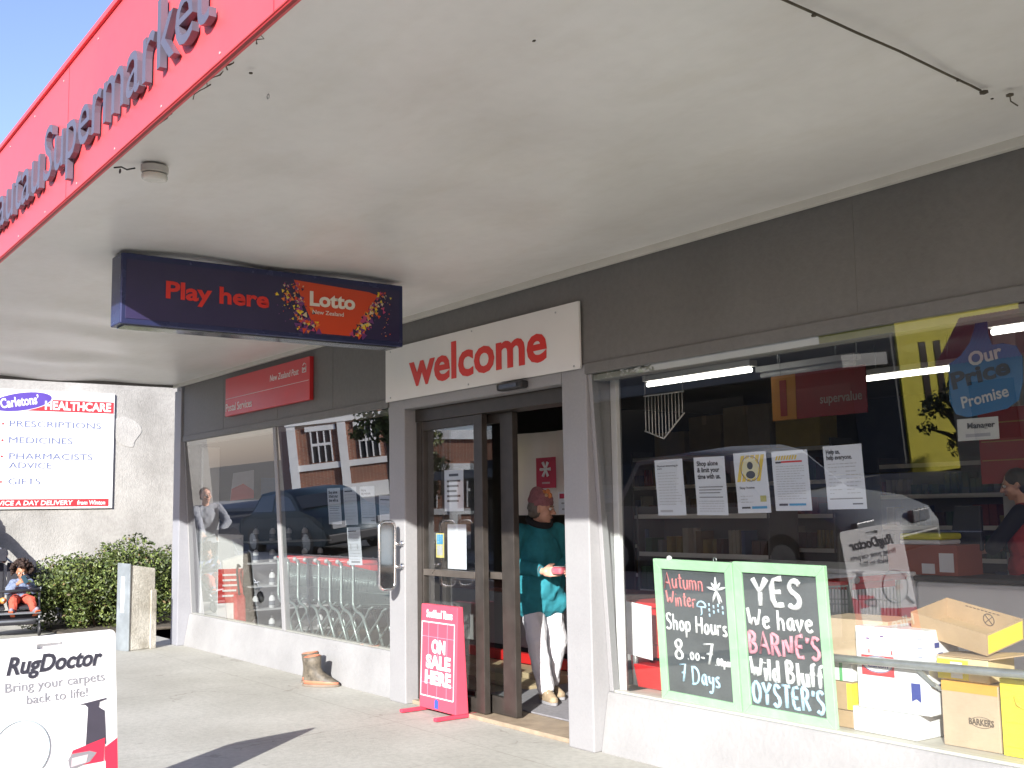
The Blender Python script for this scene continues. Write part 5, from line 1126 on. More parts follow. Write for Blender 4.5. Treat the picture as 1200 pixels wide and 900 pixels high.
m = MB(); m.box(hx, hx+0.0015, -hy+0.01, hy-0.01, 0.008, hz-0.008, ycard, 0, M); m.build('end_panel', t)
rl = thing('steel_rail', 'grey galvanised steel rail on brackets in front of the cartons', 'rail', (-3.3, 0.26, 0.354))
m = MB(); m.tube([(-4.2, 0.255, 0.705), (-3.82, 0.255, 0.712), (-2.78, 0.255, 0.738), (-1.0, 0.255, 0.775)], 0.021, steel, 14); m.build('rail', rl)
for xx, s_ in ((-3.33, 1), (-1.6, 1), (-4.15, 1)):
    m = MB(); zt = 0.705+(xx+4.2)*0.0243
    m.prism([(xx-0.02, 0.27, zt-0.005), (xx+0.02, 0.27, zt-0.005), (xx+0.095, 0.30, zt-0.095), (xx+0.065, 0.30, zt-0.095)], (0, 0.006, 0), steel); m.tube([(xx+0.08, 0.303, zt-0.09), (xx+0.078, 0.39, zt-0.13), (xx+0.077, 0.41, 0.354)], 0.012, steel, 8); m.build('bracket', rl)

# white notice board on a post, red bin beside it
pb = thing('post_board', 'blank white board on a short steel post left of the chalkboards', 'board', (-5.5, 0.45, 0.354))
m = MB(); m.prism([(-5.69, 0.44, 0.555), (-5.37, 0.44, 0.53), (-5.37, 0.44, 0.87), (-5.70, 0.44, 0.90)], (0, 0.008, 0), paper, 0.002); m.build('board', pb)
m = MB(); m.cone((-5.555, 0.465, 0.354), (-5.555, 0.465, 0.70), 0.019, 0.019, steel, 14); m.build('post', pb)
redp = pm('red plastic', (0.55, 0.02, 0.02), 0.35, 0.08, 6)
rb = thing('red_crate', 'tall red plastic tub standing behind the blank white board', 'tub', (-5.62, 0.72, 0.354))
m = MB()
for z0, z1, a, b in ((0.354, 0.60, 0.12, 0.15), (0.60, 0.86, 0.15, 0.17)):
    m.prism([(-5.62-a, 0.60, z0), (-5.62+a, 0.60, z0), (-5.62+b, 0.60, z1), (-5.62-b, 0.60, z1)], (0, 0.30, 0), redp, 0.01)
m.build('body', rb)
m = MB(); m.box(-5.80, -5.44, 0.58, 0.92, 0.84, 0.875, redp, 0.008); m.build('rim', rb)
for k, (x, y) in enumerate(((-5.28, 0.55), )):
    bk = thing('shopping_basket', 'flat red shopping basket lying by the steel post', 'basket', (x, y, 0.354))
    m = MB(); m.prism([(x-0.2, y-0.14, 0.354), (x+0.2, y-0.14, 0.354), (x+0.23, y-0.15, 0.50), (x-0.23, y-0.15, 0.50)], (0, 0.30, 0), redp, 0.008); m.build('body', bk)
    m = MB(); m.tube([(x-0.22, y, 0.50), (x-0.2, y, 0.52), (x+0.2, y, 0.52), (x+0.22, y, 0.50)], 0.008, black_m, 8); m.build('handle', bk)

# ================================================================== trolleys in the left window
wire = pm('trolley wire', (0.27, 0.33, 0.31), 0.32, 0.1, 20, metal=0.45)
def make_trolley():
    t = thing('shopping_trolley', 'chrome wire shopping trolley', 'trolley', (0, 0, 0), 'nested shopping trolleys in the left window')
    m = MB(); L = 0.82; HW_ = 0.25
    def cs(f):   # cross section at fraction f from the rear: half width, top, bottom
        return HW_-0.05*f, 0.96-0.07*f, 0.56+0.06*f
    n = 30
    for k in range(n+1):
        f = k/n; h_, zt, zb = cs(f); x = L*f
        m.tube([(x, -h_, zt), (x, -h_*0.9, zb), (x, h_*0.9, zb), (x, h_, zt)], 0.0044, wire, 4)
    for q in (0.0, 0.3, 0.6, 0.9):
        for sg in (-1, 1): m.tube([(L*f, sg*(cs(f)[0]-cs(f)[0]*0.1*q), cs(f)[1]*(1-q)+cs(f)[2]*q) for f in (0, 1)], 0.004 if q else 0.007, wire, 5)
    for y in (-0.15, -0.05, 0.05, 0.15): m.tube([(0, y, 0.56), (L, y*0.8, 0.62)], 0.0044, wire, 4)
    for q in (0.1, 0.4, 0.7): h_, zt, zb = cs(1); m.tube([(L, -h_, zt+(zb-zt)*q), (L, h_, zt+(zb-zt)*q)], 0.0044, wire, 4)
    for k in range(9): h_, zt, zb = cs(1); y = -h_*0.9+h_*1.8*k/8; m.tube([(L, y, zt), (L, y, zb)], 0.0044, wire, 4)
    m.build('basket', t)
    for sg in (-1, 1):
        m = MB()
        m.tube([(-0.06, sg*0.255, 1.0), (-0.01, sg*0.255, 0.985), (0.0, sg*0.255, 0.94), (0.0, sg*0.255, 0.62), (0.02, sg*0.255, 0.57), (0.07, sg*0.255, 0.54), (0.15, sg*0.255, 0.525), (0.20, sg*0.255, 0.50), (0.24, sg*0.255, 0.44), (0.44, sg*0.25, 0.115)], 0.015, wire, 8)
        m.tube([(0.60, sg*0.23, 0.60), (0.54, sg*0.235, 0.575), (0.48, sg*0.24, 0.50), (0.02, sg*0.25, 0.13), (-0.06, sg*0.25, 0.12)], 0.011, wire, 8)
        m.build('leg', t)
    m = MB(); m.tube([(-0.06, -0.26, 1.0), (-0.06, 0.26, 1.0)], 0.021, redp, 10); m.build('handle', t)
    m = MB(); m.box(0.0, 0.30, -0.235, 0.235, 0.93, 0.985, redp, 0.008); m.build('seat_flap', t)
    for x, y in ((-0.08, -0.26), (-0.08, 0.26), (0.74, -0.19), (0.74, 0.19), ):
        m = MB(); m.cone((x, y-0.014, 0.055), (x, y+0.014, 0.055), 0.052, 0.052, pm('trolley rubber', (0.06, 0.06, 0.06), 0.6), 14); wh = m.build('wheel', t)
        q = MB(); q.tube([(x, y, 0.06), (x+0.02, y, 0.15)], 0.011, wire, 6); q.build('fork', wh)
    for sg in (-1, 1):
        m = MB(); m.ball((-0.06, sg*0.265, 1.0), 0.024, pm('grey handle cap', (0.45, 0.46, 0.46), 0.35), 2); m.build('handle_cap', t)
    return t
proto = make_trolley()
NT = 8
for i in range(NT):
    o = proto if i == 0 else copy_tree(proto)
    o.location = (-11.45+0.255*i, 0.84-0.004*i, 0.021); o.rotation_euler = (0, 0, 0.006*(i % 3)-0.006)
    o['label'] = ('last trolley of the nested row, farthest from the doors', 'second trolley from the far end of the nested row', 'third trolley from the far end of the nested row', 'fourth trolley from the far end of the nested row', 'fourth trolley from the door end of the nested row', 'third trolley from the door end of the nested row', 'second trolley from the door end of the nested row', 'front trolley of the nested row, beside the door pillar')[i]
tag(proto, cat='trolley')

o = copy_tree(proto); o.location = (-4.62, 1.75, 0.021); o.rotation_euler = (0, 0, math.pi); o['label'] = 'single trolley with a red handle standing behind the cartons in the right window'; o['group'] = 'trolleys standing behind the right window'
# ================================================================== inside the shop, seen through the right window and the doors
tube_e = pm('fluorescent tube', (0.9, 0.9, 0.85), 0.4, emit=(1.0, 0.96, 0.88), es=3.5)
batten = pm('white batten', (0.6, 0.6, 0.58), 0.5, 0.05, 5)
gT = 'fluorescent batten lights on the shop ceiling'
def ftube(x0, x1, y, z, label, on=True):
    t = thing('ceiling_light', label, 'ceiling light', ((x0+x1)/2, y, z), gT)
    m = MB(); m.box(x0-0.03, x1+0.03, y-0.05, y+0.05, z+0.03, z+0.085, batten, 0.004)
    for xx in (x0+0.2, x1-0.2): m.cone((xx, y, z+0.085), (xx, y, 3.02), 0.006, 0.006, steel, 6)
    m.build('batten', t)
    m = MB(); m.cone((x0, y, z), (x1, y, z), 0.022, 0.022, tube_e if on else pm('unlit tube', (0.7, 0.7, 0.68), 0.4), 10); m.build('tube', t)
ftube(-7.95, -6.62, 2.88, 2.70, 'bright fluorescent batten left of the lane sign, nearest the doors')
ftube(-7.00, -5.95, 3.45, 2.72, 'dull unlit fluorescent batten above the red lane sign', False)
ftube(-6.66, -5.50, 4.45, 2.70, 'bright fluorescent batten right of the lane sign by the hanging price hand')
ftube(-4.28, -2.90, 2.78, 2.70, 'bright fluorescent batten at the right edge of the view')
ftube(-7.65, -6.35, 1.55, 2.74, 'unseen fill batten added just inside the sliding doors to brighten the woman')  # added fill lamp, out of view, lifts the woman's face and jumper
# supermarket lane banner
bn_ = thing('lane_sign', 'hanging checkout banner with an orange panel numbered 1 and a dark red panel', 'sign', (-6.0, 3.0, 2.2))
m = MB(); m.box(-6.50, -6.235, 3.0, 3.012, 2.24, 2.63, pm('orange panel', (0.50, 0.20, 0.02), 0.5)); m.build('orange_panel', bn_)
m = MB(); m.box(-6.232, -5.52, 3.0, 3.012, 2.24, 2.63, pm('dark red panel', (0.26, 0.012, 0.018), 0.5)); m.build('red_panel', bn_)
m = MB(); m.text('1', (-6.37, 3.0, 2.29), X1, Z1, 0.28, pm('banner red ink', (0.30, 0.015, 0.015), 0.5), align='c', bold=0.04); m.text('supervalue', (-5.56, 3.0, 2.35), X1, Z1, 0.075, pm('banner pale ink', (0.45, 0.38, 0.35), 0.5), w=0.42, align='r', bold=0.01); m.build('lettering', bn_)
m = MB(); 
for xx in (-6.4, -5.6): m.cone((xx, 3.006, 2.63), (xx, 3.006, 3.02), 0.003, 0.003, steel, 5)
m.build('hanger', bn_)
# hanging price hand
ph_ = thing('price_hand_sign', 'blue thumbs up shaped sign reading Our Price Promise hanging behind the glass', 'sign', (-2.9, 0.3, 1.9))
hand = [(-3.07, 1.99), (-3.04, 1.925), (-2.98, 1.905), (-2.78, 1.93), (-2.72, 1.965), (-2.695, 2.05), (-2.69, 2.16), (-2.715, 2.215), (-2.78, 2.235), (-2.835, 2.235), (-2.85, 2.29), (-2.85, 2.39), (-2.875, 2.42), (-2.905, 2.40), (-2.915, 2.33), (-2.945, 2.26), (-2.995, 2.205), (-3.06, 2.17)]
m = MB(); m.prism([(x, 0.296, z) for x, z in hand], (0, 0.005, 0), pm('price hand blue', (0.012, 0.10, 0.24), 0.4, 0.05, 5), 0.0015); m.build('panel', ph_)
m = MB(); dv = Vector((1, 0, 0.16)); du = Vector((-0.16, 0, 1))
phw = pm('price hand lettering', (0.40, 0.40, 0.40), 0.5)
m.text('Our', (-2.95, 0.296, 2.145), dv, du, 0.062, phw, w=0.17, bold=0.03); m.text('Price', (-3.045, 0.296, 2.045), dv, du, 0.075, pm('price ink', (0.01, 0.015, 0.03), 0.5), w=0.30, bold=0.035); m.text('Promise', (-3.0, 0.296, 1.95), dv, du, 0.052, phw, w=0.24, bold=0.02); m.build('lettering', ph_)
mn = flat_notice(-3.045, -2.835, 0.31, 1.795, 1.90, 'white notice reading Manager hung under the blue price hand', pm('dull notice', (0.42, 0.42, 0.40), 0.6), [(0.2, 0.8, 0.15, 0.3, txt_grey)])
m = MB(); m.text('Manager', (-2.85, 0.3085, 1.852), X1, Z1, 0.026, ink, w=0.14, align='r', bold=0.02); m.build('lettering', mn)
rm = thing('red_menu_board', 'dark red board with three lines behind the hanging price hand', 'board', (-4.3, 3.6, 1.7))
m = MB(); m.box(-5.02, -3.3, 3.75, 3.78, 1.65, 2.25, MATS['dark red panel']); m.build('panel', rm)
m = MB()
for k in range(3): m.box(-5.0, -3.32, 3.745, 3.75, 1.83+0.15*k, 1.84+0.15*k, pm('board gold line', (0.35, 0.22, 0.06), 0.5))
m.build('lines', rm)
col = thing('steel_column', 'pale grey steel column behind the checkout', 'column', (-4.75, 3.3, 0))
m = MB(); m.box(-5.0, -4.80, 4.0, 4.2, 0.02, 3.02, pm('column paint', (0.42, 0.42, 0.41), 0.5), 0.01); m.build('shaft', col)
# chest freezers and the checkout counter
wf = pm('freezer white', (0.78, 0.80, 0.82), 0.35, 0.05, 3)
for (x0, x1, y0, y1, zt, lab) in ((-7.4, -5.165, 3.0, 3.9, 0.985, 'white counter end with rounded corner, left of the checkout'), (-5.14, -3.0, 2.96, 3.42, 0.96, 'white checkout counter with dark top under the carton')):
    t = thing('shop_counter', lab, 'counter', ((x0+x1)/2, (y0+y1)/2, 0.02))
    m = MB(); m.box(x0, x1, y0, y1, 0.10, zt-0.04, wf, 0.03); m.build('body', t)
    m = MB(); m.box(x0-0.01, x1+0.01, y0-0.015, y1, zt-0.038, zt, dark_in if x0 > -5.2 else wf, 0.012); m.build('top', t)
    m = MB(); m.box(x0+0.02, x1-0.02, y0+0.04, y1, 0.02, 0.10, black_m); m.build('plinth', t)
t = thing('carton', 'red brown carton with two white price labels on the checkout counter', 'carton', (-5.05, 3.1, 0.962), 'cartons stacked in the right window'); 
m = MB(); m.box(-5.40, -4.80, 3.0, 3.33, 0.963, 1.19, pm('red brown card', (0.30, 0.09, 0.06), 0.7, 0.1, 6), 0.004); m.build('box', t)
m = MB(); m.box(-5.10, -4.99, 2.997, 3.0, 0.975, 1.05, papb); m.box(-4.95, -4.83, 2.997, 3.0, 0.99, 1.13, papb); m.build('price_label', t)
t = thing('folded_bag', 'yellow and white folded bag on the red brown carton', 'bag', (-5.15, 3.15, 1.19)); m = MB(); m.box(-5.30, -4.95, 3.02, 3.3, 1.191, 1.225, papb, 0.012); m.build('white_fold', t); m = MB(); m.box(-5.30, -4.94, 3.02, 3.3, 1.227, 1.275, pm('lemon fabric', (0.55, 0.55, 0.03), 0.8), 0.015); m.build('yellow_fold', t)
t = thing('checkout_screen', 'dark checkout screen with a printer beside the operator', 'screen', (-4.75, 3.45, 0.962)); m = MB(); m.prism([(-5.05, 3.30, 1.16), (-4.78, 3.30, 1.14), (-4.80, 3.34, 1.48), (-5.02, 3.34, 1.48)], (0, 0.04, 0), black_m, 0.01); m.build('screen', t); m = MB(); m.cone((-4.92, 3.36, 0.965), (-4.92, 3.36, 1.2), 0.04, 0.03, black_m, 12); m.build('stand', t)
# checkout operator
ob_ = Vector((-4.66, 3.72, 0.02)); O, OM = frame_(ob_, math.radians(200))
ops = thing('person', 'checkout operator with dark hair and red vest reaching across the counter', 'person', ob_)
OHM = Matrix.Translation(O(0.06, 0, 1.62)) @ Matrix.Rotation(math.radians(215), 4, 'Z') @ Matrix.Rotation(0.25, 4, 'Y')
OH = lambda f, l, z: OHM @ Vector((f, l, z))
hw = [O(0.52, 0.16, 1.10), O(0.48, -0.12, 1.08)]; els = [O(0.20, 0.27, 1.14), O(0.20, -0.27, 1.14)]
P = head_parts(OH, 1.0)+[('c', O(0.02, 0, 1.55), 0.055, O(0, 0, 1.43), 0.065), ('e', O(0, 0, 1.22), (0.1, 0.16, 0.22)), ('e', O(0, 0, 0.95), (0.11, 0.16, 0.14))]
for sg, wr, el in ((1, hw[0], els[0]), (-1, hw[1], els[1])):
    P += [('c', O(0, sg*0.19, 1.41), 0.052, el, 0.042), ('c', el, 0.04, wr, 0.028)]+hand_parts(wr, wr-el, Z1, O(0, -sg, 0)-O(0, 0, 0), 0.95, 0.4)
for sg in (-1, 1): P += [('c', O(0, sg*0.09, 0.9), 0.085, O(0.02, sg*0.09, 0.5), 0.058), ('c', O(0.02, sg*0.09, 0.5), 0.055, O(-0.02, sg*0.09, 0.08), 0.038), ('c', O(-0.03, sg*0.09, 0.045), 0.04, O(0.15, sg*0.1, 0.04), 0.036)]
body_mesh('body', P, skin1, ops, 0.008, 2)
m = MB(); face_bits(m, OH, 1.0); m.build('face_features', ops)
V = [('e', O(0, 0, 1.22), (0.135, 0.19, 0.25)), ('e', O(0, 0, 0.98), (0.14, 0.19, 0.16)), ('c', O(0, -0.14, 1.41), 0.07, O(0, 0.14, 1.41), 0.07)]
body_mesh('vest', V, pm('dark red vest', (0.32, 0.03, 0.03), 0.8), ops, 0.010, 2)
SL = []
for sg, wr, el in ((1, hw[0], els[0]), (-1, hw[1], els[1])): SL += [('c', O(0, sg*0.20, 1.40), 0.071, el, 0.058)]
SL += [('c', O(0, -0.09, 0.88), 0.105, O(0, 0.09, 0.88), 0.105)]
for sg in (-1, 1): SL += [('c', O(0, sg*0.09, 0.86), 0.098, O(0.02, sg*0.09, 0.5), 0.07), ('c', O(0.02, sg*0.09, 0.5), 0.07, O(-0.02, sg*0.09, 0.1), 0.055)]
body_mesh('dark_clothes', SL, pm('black uniform', (0.015, 0.015, 0.018), 0.85), ops, 0.010, 2)
body_mesh('hair', [('e', OH(-0.03, 0, 0.035), (0.098, 0.09, 0.092)), ('c', OH(-0.06, -0.04, -0.05), 0.05, OH(-0.06, 0.04, -0.05), 0.05)], pm('black hair', (0.012, 0.01, 0.01), 0.5, 0.2, 30), ops, 0.010, 2)
gv = pm('blue glove', (0.05, 0.13, 0.30), 0.5)
for (wr, el) in ((hw[0], els[0]), (hw[1], els[1])):
    body_mesh('glove', [(p[0], p[1], p[2]+0.0025, p[3], p[4]+0.0025) for p in hand_parts(wr, wr-el, Z1, Vector((0, -1, 0)) if wr is hw[0] else Vector((0, 1, 0)), 0.97, 0.4)], gv, ops, 0.006, 1)

# shelving across the back with stock on it
shelf_m = pm('shelf enamel', (0.10, 0.10, 0.10), 0.5, 0.1, 5)
stock_cols = [pm('stock %d' % k, c, 0.55, 0.1, 8) for k, c in enumerate([(0.16, 0.03, 0.02), (0.18, 0.14, 0.04), (0.04, 0.08, 0.04), (0.16, 0.16, 0.16), (0.04, 0.06, 0.12), (0.11, 0.07, 0.03), (0.24, 0.22, 0.18), (0.06, 0.03, 0.02)])]
rnd = random.Random(21)
def gondola(x0, x1, y, ztop, label, nsh=5, seed=1, stock=True, tops=()):
    t = thing('shelf_unit', label, 'shelving', ((x0+x1)/2, y, 0.02))
    m = MB(); m.box(x0, x1, y+0.28, y+0.32, 0.02, ztop, shelf_m); m.build('back_panel', t)
    rr_ = random.Random(seed); st_ = MB()
    for k in range(nsh):
        z = 0.12+(ztop-0.22)*k/(nsh-1) if nsh > 1 else ztop
        q = MB(); q.box(x0, x1, y-0.12, y+0.278, z, z+0.025, shelf_m, 0.003); q.box(x0, x1, y-0.128, y-0.122, z-0.02, z+0.03, batten); q.build('shelf', t)
        if not stock or k == nsh-1: continue
        x = x0+0.02; gap = (ztop-0.22)/(nsh-1)
        while x < x1-0.12:
            w_ = rr_.uniform(0.05, 0.11); h_ = gap*rr_.uniform(0.3, 0.75); c_ = rr_.choice(stock_cols); n_ = rr_.randint(1, 4)
            for _ in range(n_):
                if x+w_ > x1: break
                if rr_.random() < 0.4: st_.cone((x+w_/2, y-0.02, z+0.026), (x+w_/2, y-0.02, z+0.026+h_), w_*0.42, w_*0.36, c_, 8)
                else: st_.box(x+0.004, x+w_-0.004, y-0.10, y+0.1, z+0.026, z+0.026+h_, c_)
                x += w_
            x += 0.02
    if stock: so = st_.build('stocked_groceries'); tag(so, 'mixed packets and bottles filling the %s' % label.split(' with')[0].replace('long ', ''), 'groceries', kind='stuff')
    for sg in (x0, x1-0.03):
        q = MB(); q.box(sg, sg+0.03, y-0.13, y+0.279, 0.02, ztop+0.02, shelf_m, 0.003); q.build('upright', t)
    for (a, b, h_, c_) in tops:
        tag(MBbox(a, b, y-0.08, y+0.2, ztop-0.08+0.0, ztop-0.08+h_, c_, 'carton'), None)
    return t
def MBbox(x0, x1, y0, y1, z0, z1, mm, name):
    m = MB(); m.box(x0, x1, y0, y1, z0, z1, mm, 0.006); return m.build(name)
gondola(-12.2, -8.6, 6.6, 2.30, 'long tall shelves along the back left with cartons on top', 6, 3)
gondola(-8.4, -4.9, 7.2, 2.05, 'long shelves along the back middle with groceries', 6, 5)
gondola(-4.7, -0.6, 6.2, 2.05, 'shelves behind the checkout with groceries', 6, 7)
gondola(-9.7, -7.7, 4.4, 1.50, 'low middle shelves behind the door counter with groceries', 4, 9)
bx_m = [pm('stored carton a', (0.34, 0.26, 0.14), 0.8), pm('stored carton b', (0.26, 0.19, 0.10), 0.8), pm('stored carton c', (0.44, 0.32, 0.08), 0.8)]
for k, (x0, x1, h_, c_, lab) in enumerate(((-11.75, -11.15, 0.34, 0, 'small brown carton stored on top of the back shelves, farthest left'), (-11.05, -10.45, 0.52, 1, 'square carton stored on the back shelves beside the smallest one'), (-10.4, -9.6, 0.60, 0, 'wide carton stored on the back shelves left of the lane sign'), (-9.5, -8.8, 0.55, 2, 'yellowish carton stored at the right end of the back shelves'))):
    t = thing('carton', lab, 'carton', (x0, 6.7, 2.25), 'cartons stored on the back shelves')
    z0 = 2.227
    m = MB(); m.box(x0, x1, 6.52, 6.86, z0, z0+h_, bx_m[c_], 0.006); m.build('box', t); m = MB(); m.box((x0+x1)/2-0.04, (x0+x1)/2+0.04, 6.517, 6.53, z0+h_-0.12, z0+h_+0.002, inner); m.build('tape', t)
# white wire rack hanging by the left end of the right window
wr_ = thing('wire_rack', 'white wire rack hanging inside the top left of the right window', 'rack', (-5.2, 0.9, 2.0))
m = MB()
for k in range(12): x = -5.86+0.034*k; m.tube([(x, 0.9, 2.30), (x, 0.9, 2.05-0.012*k if k < 6 else 2.0+0.03*(k-6))], 0.004, white_p, 5)
m.tube([(-5.87, 0.9, 2.30), (-5.47, 0.9, 2.30)], 0.006, white_p, 6); m.tube([(-5.87, 0.9, 2.05), (-5.68, 0.9, 1.985), (-5.47, 0.9, 2.15)], 0.006, white_p, 6); m.build('grille', wr_)
m = MB()
for x in (-5.86, -5.48): m.tube([(x, 0.9, 2.30), (x, 0.9, 3.02)], 0.003, steel, 5)
m.build('hanger', wr_)
# behind the woman: curved screen, red ticket, lettered counter, red trims
sc_ = thing('curved_screen', 'pale curved perspex screen behind the woman in the doorway', 'screen', (-8.3, 2.0, 1.45))
m = MB()
pts = [(-8.78+0.11*k, 1.85+0.10*math.sin(k*math.pi/9)) for k in range(10)]
for (a, b) in zip(pts, pts[1:]): m.face([(a[0], a[1], 1.45), (b[0], b[1], 1.45), (b[0], b[1], 2.24), (a[0], a[1], 2.24)], pm('frosted perspex', (0.72, 0.69, 0.66), 0.15, 0.05, 2))
m.build('sheet', sc_); m = MB(); m.cone((-8.1, 2.05, 2.22), (-8.1, 2.05, 3.02), 0.018, 0.018, white_p, 10); m.build('hanger', sc_)
rt_ = flat_notice(-8.36, -8.06, 1.80, 1.70, 1.985, 'pink red ticket with a white flower star beside the curved screen', pm('ticket red', (0.42, 0.02, 0.06), 0.5), [(0.3, 0.7, 0.14, 0.2, pm('ticket pale', (0.5, 0.35, 0.35), 0.5))])
m = MB()
for k in range(6): a = k*1.047; m.tube([(-8.21, 1.797, 1.875), (-8.21+0.075*math.cos(a), 1.797, 1.875+0.075*math.sin(a))], [0.008, 0.016], papb, 6)
m.build('star', rt_)
flat_notice(-8.03, -7.85, 1.80, 1.46, 1.66, 'white sheet with red marks under the pink ticket', papb, [(0.1, 0.5, 0.7, 0.92, MATS['ticket red']), (0.25, 0.5, 0.45, 0.52, txt_grey), (0.3, 0.5, 0.18, 0.25, txt_grey)])
dc = thing('door_counter', 'grey service counter with white letters just inside the doors', 'counter', (-8.6, 1.9, 0.02))
m = MB(); m.box(-10.4, -7.2, 1.75, 2.35, 0.22, 0.72, pm('grey counter front', (0.30, 0.30, 0.30), 0.5, 0.08, 3), 0.01); m.build('front', dc); m = MB(); m.box(-10.4, -7.2, 1.78, 2.35, 0.02, 0.22, black_m); m.build('plinth', dc)
m = MB(); m.box(-10.45, -7.2, 1.72, 2.4, 0.722, 0.76, pm('counter top red brown', (0.20, 0.07, 0.05), 0.4), 0.006); m.build('top', dc)
m = MB(); m.text('e', (-9.30, 1.75, 0.40), X1, Z1, 0.27, txt_white, bold=0.03); m.text('n', (-8.36, 1.75, 0.40), X1, Z1, 0.27, txt_white, bold=0.03); m.build('lettering', dc)
ds = thing('door_step_rack', 'low tan and red tiered rack on the floor behind the woman\'s feet', 'rack', (-7.9, 1.25, 0.02))
m = MB(); m.box(-9.2, -7.55, 1.30, 1.62, 0.03, 0.10, pm('tan tread', (0.42, 0.33, 0.20), 0.6, 0.15, 8), 0.004); m.box(-9.2, -7.50, 1.02, 1.28, 0.021, 0.06, MATS['tan tread'], 0.004); m.build('tread', ds)
m = MB(); m.box(-9.3, -7.35, 1.64, 1.70, 0.10, 0.19, redp, 0.004); m.box(-9.3, -7.35, 1.64, 1.69, 0.06, 0.085, pm('pink trim', (0.6, 0.2, 0.2), 0.5), 0.004); m.build('red_trim', ds)

# left window displays
sp = thing('stand_panel', 'narrow white and red printed display panel standing inside the left window', 'display panel', (-12.6, 0.5, 0.02))
m = MB(); m.prism([(-12.62, 0.35, 0.05), (-12.55, 0.63, 0.05), (-12.55, 0.63, 1.26), (-12.62, 0.35, 1.28)], (-0.02, 0.003, 0), white_p, 0.003); m.build('panel', sp)
m = MB(); m.prism([(-12.614, 0.352, 0.48), (-12.545, 0.629, 0.48), (-12.545, 0.629, 0.87), (-12.614, 0.352, 0.87)], (0.002, 0, 0), pm('display red', (0.58, 0.06, 0.05), 0.5))
for k in range(5): m.prism([(-12.60, 0.40, 0.55+0.06*k), (-12.56, 0.57-0.02*(k % 2), 0.55+0.06*k), (-12.56, 0.57-0.02*(k % 2), 0.572+0.06*k), (-12.60, 0.40, 0.572+0.06*k)], (0.004+0.006, 0, 0), white_p)
m.build('print', sp)
pst = thing('red_poster', 'red and white advertising bag poster hung high in the left window', 'poster', (-12.5, 0.6, 1.7))
m = MB(); m.prism([(-12.45, 0.42, 1.66), (-12.38, 0.68, 1.69), (-12.38, 0.68, 2.02), (-12.44, 0.45, 1.98)], (-0.004, 0, 0), pm('poster pale', (0.50, 0.50, 0.55), 0.5)); m.prism([(-12.449, 0.421, 1.66), (-12.379, 0.679, 1.69), (-12.379, 0.679, 1.78), (-12.41, 0.56, 1.86), (-12.447, 0.435, 1.80)], (0.003, 0, 0), MATS['display red']); m.build('sheet', pst)
bp_ = thing('blue_poster', 'small dark blue poster beside the red and white one in the left window', 'poster', (-12.4, 0.85, 1.7))
m = MB(); m.prism([(-12.45, 0.80, 1.72), (-12.43, 0.98, 1.72), (-12.43, 0.98, 1.93), (-12.45, 0.80, 1.93)], (-0.004, 0, 0), pm('poster blue', (0.06, 0.13, 0.26), 0.5)); m.build('sheet', bp_)
# wall rack of bottles
rk = thing('bottle_rack', 'grey display rack of white bottles against the side wall inside the left window', 'rack', (-12.55, 1.1, 0.02))
m = MB(); m.box(-12.79, -12.76, 0.70, 1.75, 0.02, 1.45, shelf_m, 0.003); m.build('back_panel', rk)
zs = (0.10, 0.37, 0.64, 0.91, 1.16)
for z in zs:
    m = MB(); m.box(-12.758, -12.50, 0.70, 1.75, z, z+0.02, pm('rack shelf', (0.42, 0.43, 0.44), 0.4), 0.003); m.build('shelf', rk)
def bottle():
    t = thing('bottle', 'white bottle', 'bottle', (0, 0, 0), 'white bottles on the display rack')
    m = MB(); m.cone((0, 0, 0), (0, 0, 0.12), 0.037, 0.037, pm('bottle white', (0.70, 0.71, 0.72), 0.35), 14); m.cone((0, 0, 0.12), (0, 0, 0.15), 0.037, 0.014, MATS['bottle white'], 14, False); m.cone((0, 0, 0.03), (0, 0, 0.085), 0.0376, 0.0376, pm('bottle label', (0.14, 0.15, 0.17), 0.5), 14, False); m.build('flask', t)
    m = MB(); m.cone((0, 0, 0.15), (0, 0, 0.18), 0.016, 0.016, pm('bottle cap', (0.06, 0.06, 0.07), 0.4), 10); m.build('cap', t)
    return t
b0 = bottle(); first = True
names_ = ('bottom', 'second', 'middle', 'fourth', 'top'); side_ = ('left end', 'left of centre', 'centre', 'right of centre', 'right end')
for i, z in enumerate(zs):
    for j in range(5):
        if (i*5+j) % 7 == 3: continue
        o = b0 if first else copy_tree(b0); first = False
        o.location = (-12.58, 0.80+0.21*j, z+0.0205); o['label'] = 'white bottle on the %s shelf of the rack, %s' % (names_[i], side_[j])
vc = thing('red_cleaner', 'red upright carpet cleaner standing on the floor inside the left window', 'machine', (-12.35, 0.55, 0.02))
m = MB(); m.prism([(-12.45, 0.42, 0.03), (-12.2, 0.42, 0.03), (-12.22, 0.42, 0.14), (-12.38, 0.42, 0.22), (-12.45, 0.42, 0.20)], (0, 0.20, 0), redp, 0.02); m.prism([(-12.44, 0.47, 0.2), (-12.34, 0.47, 0.2), (-12.38, 0.47, 0.55), (-12.46, 0.47, 0.60)], (0, 0.13, 0), redp, 0.02); m.build('body', vc)
m = MB(); m.tube([(-12.42, 0.535, 0.55), (-12.50, 0.535, 0.85), (-12.47, 0.535, 0.92), (-12.42, 0.535, 0.90)], 0.014, black_m, 8); m.build('handle', vc)

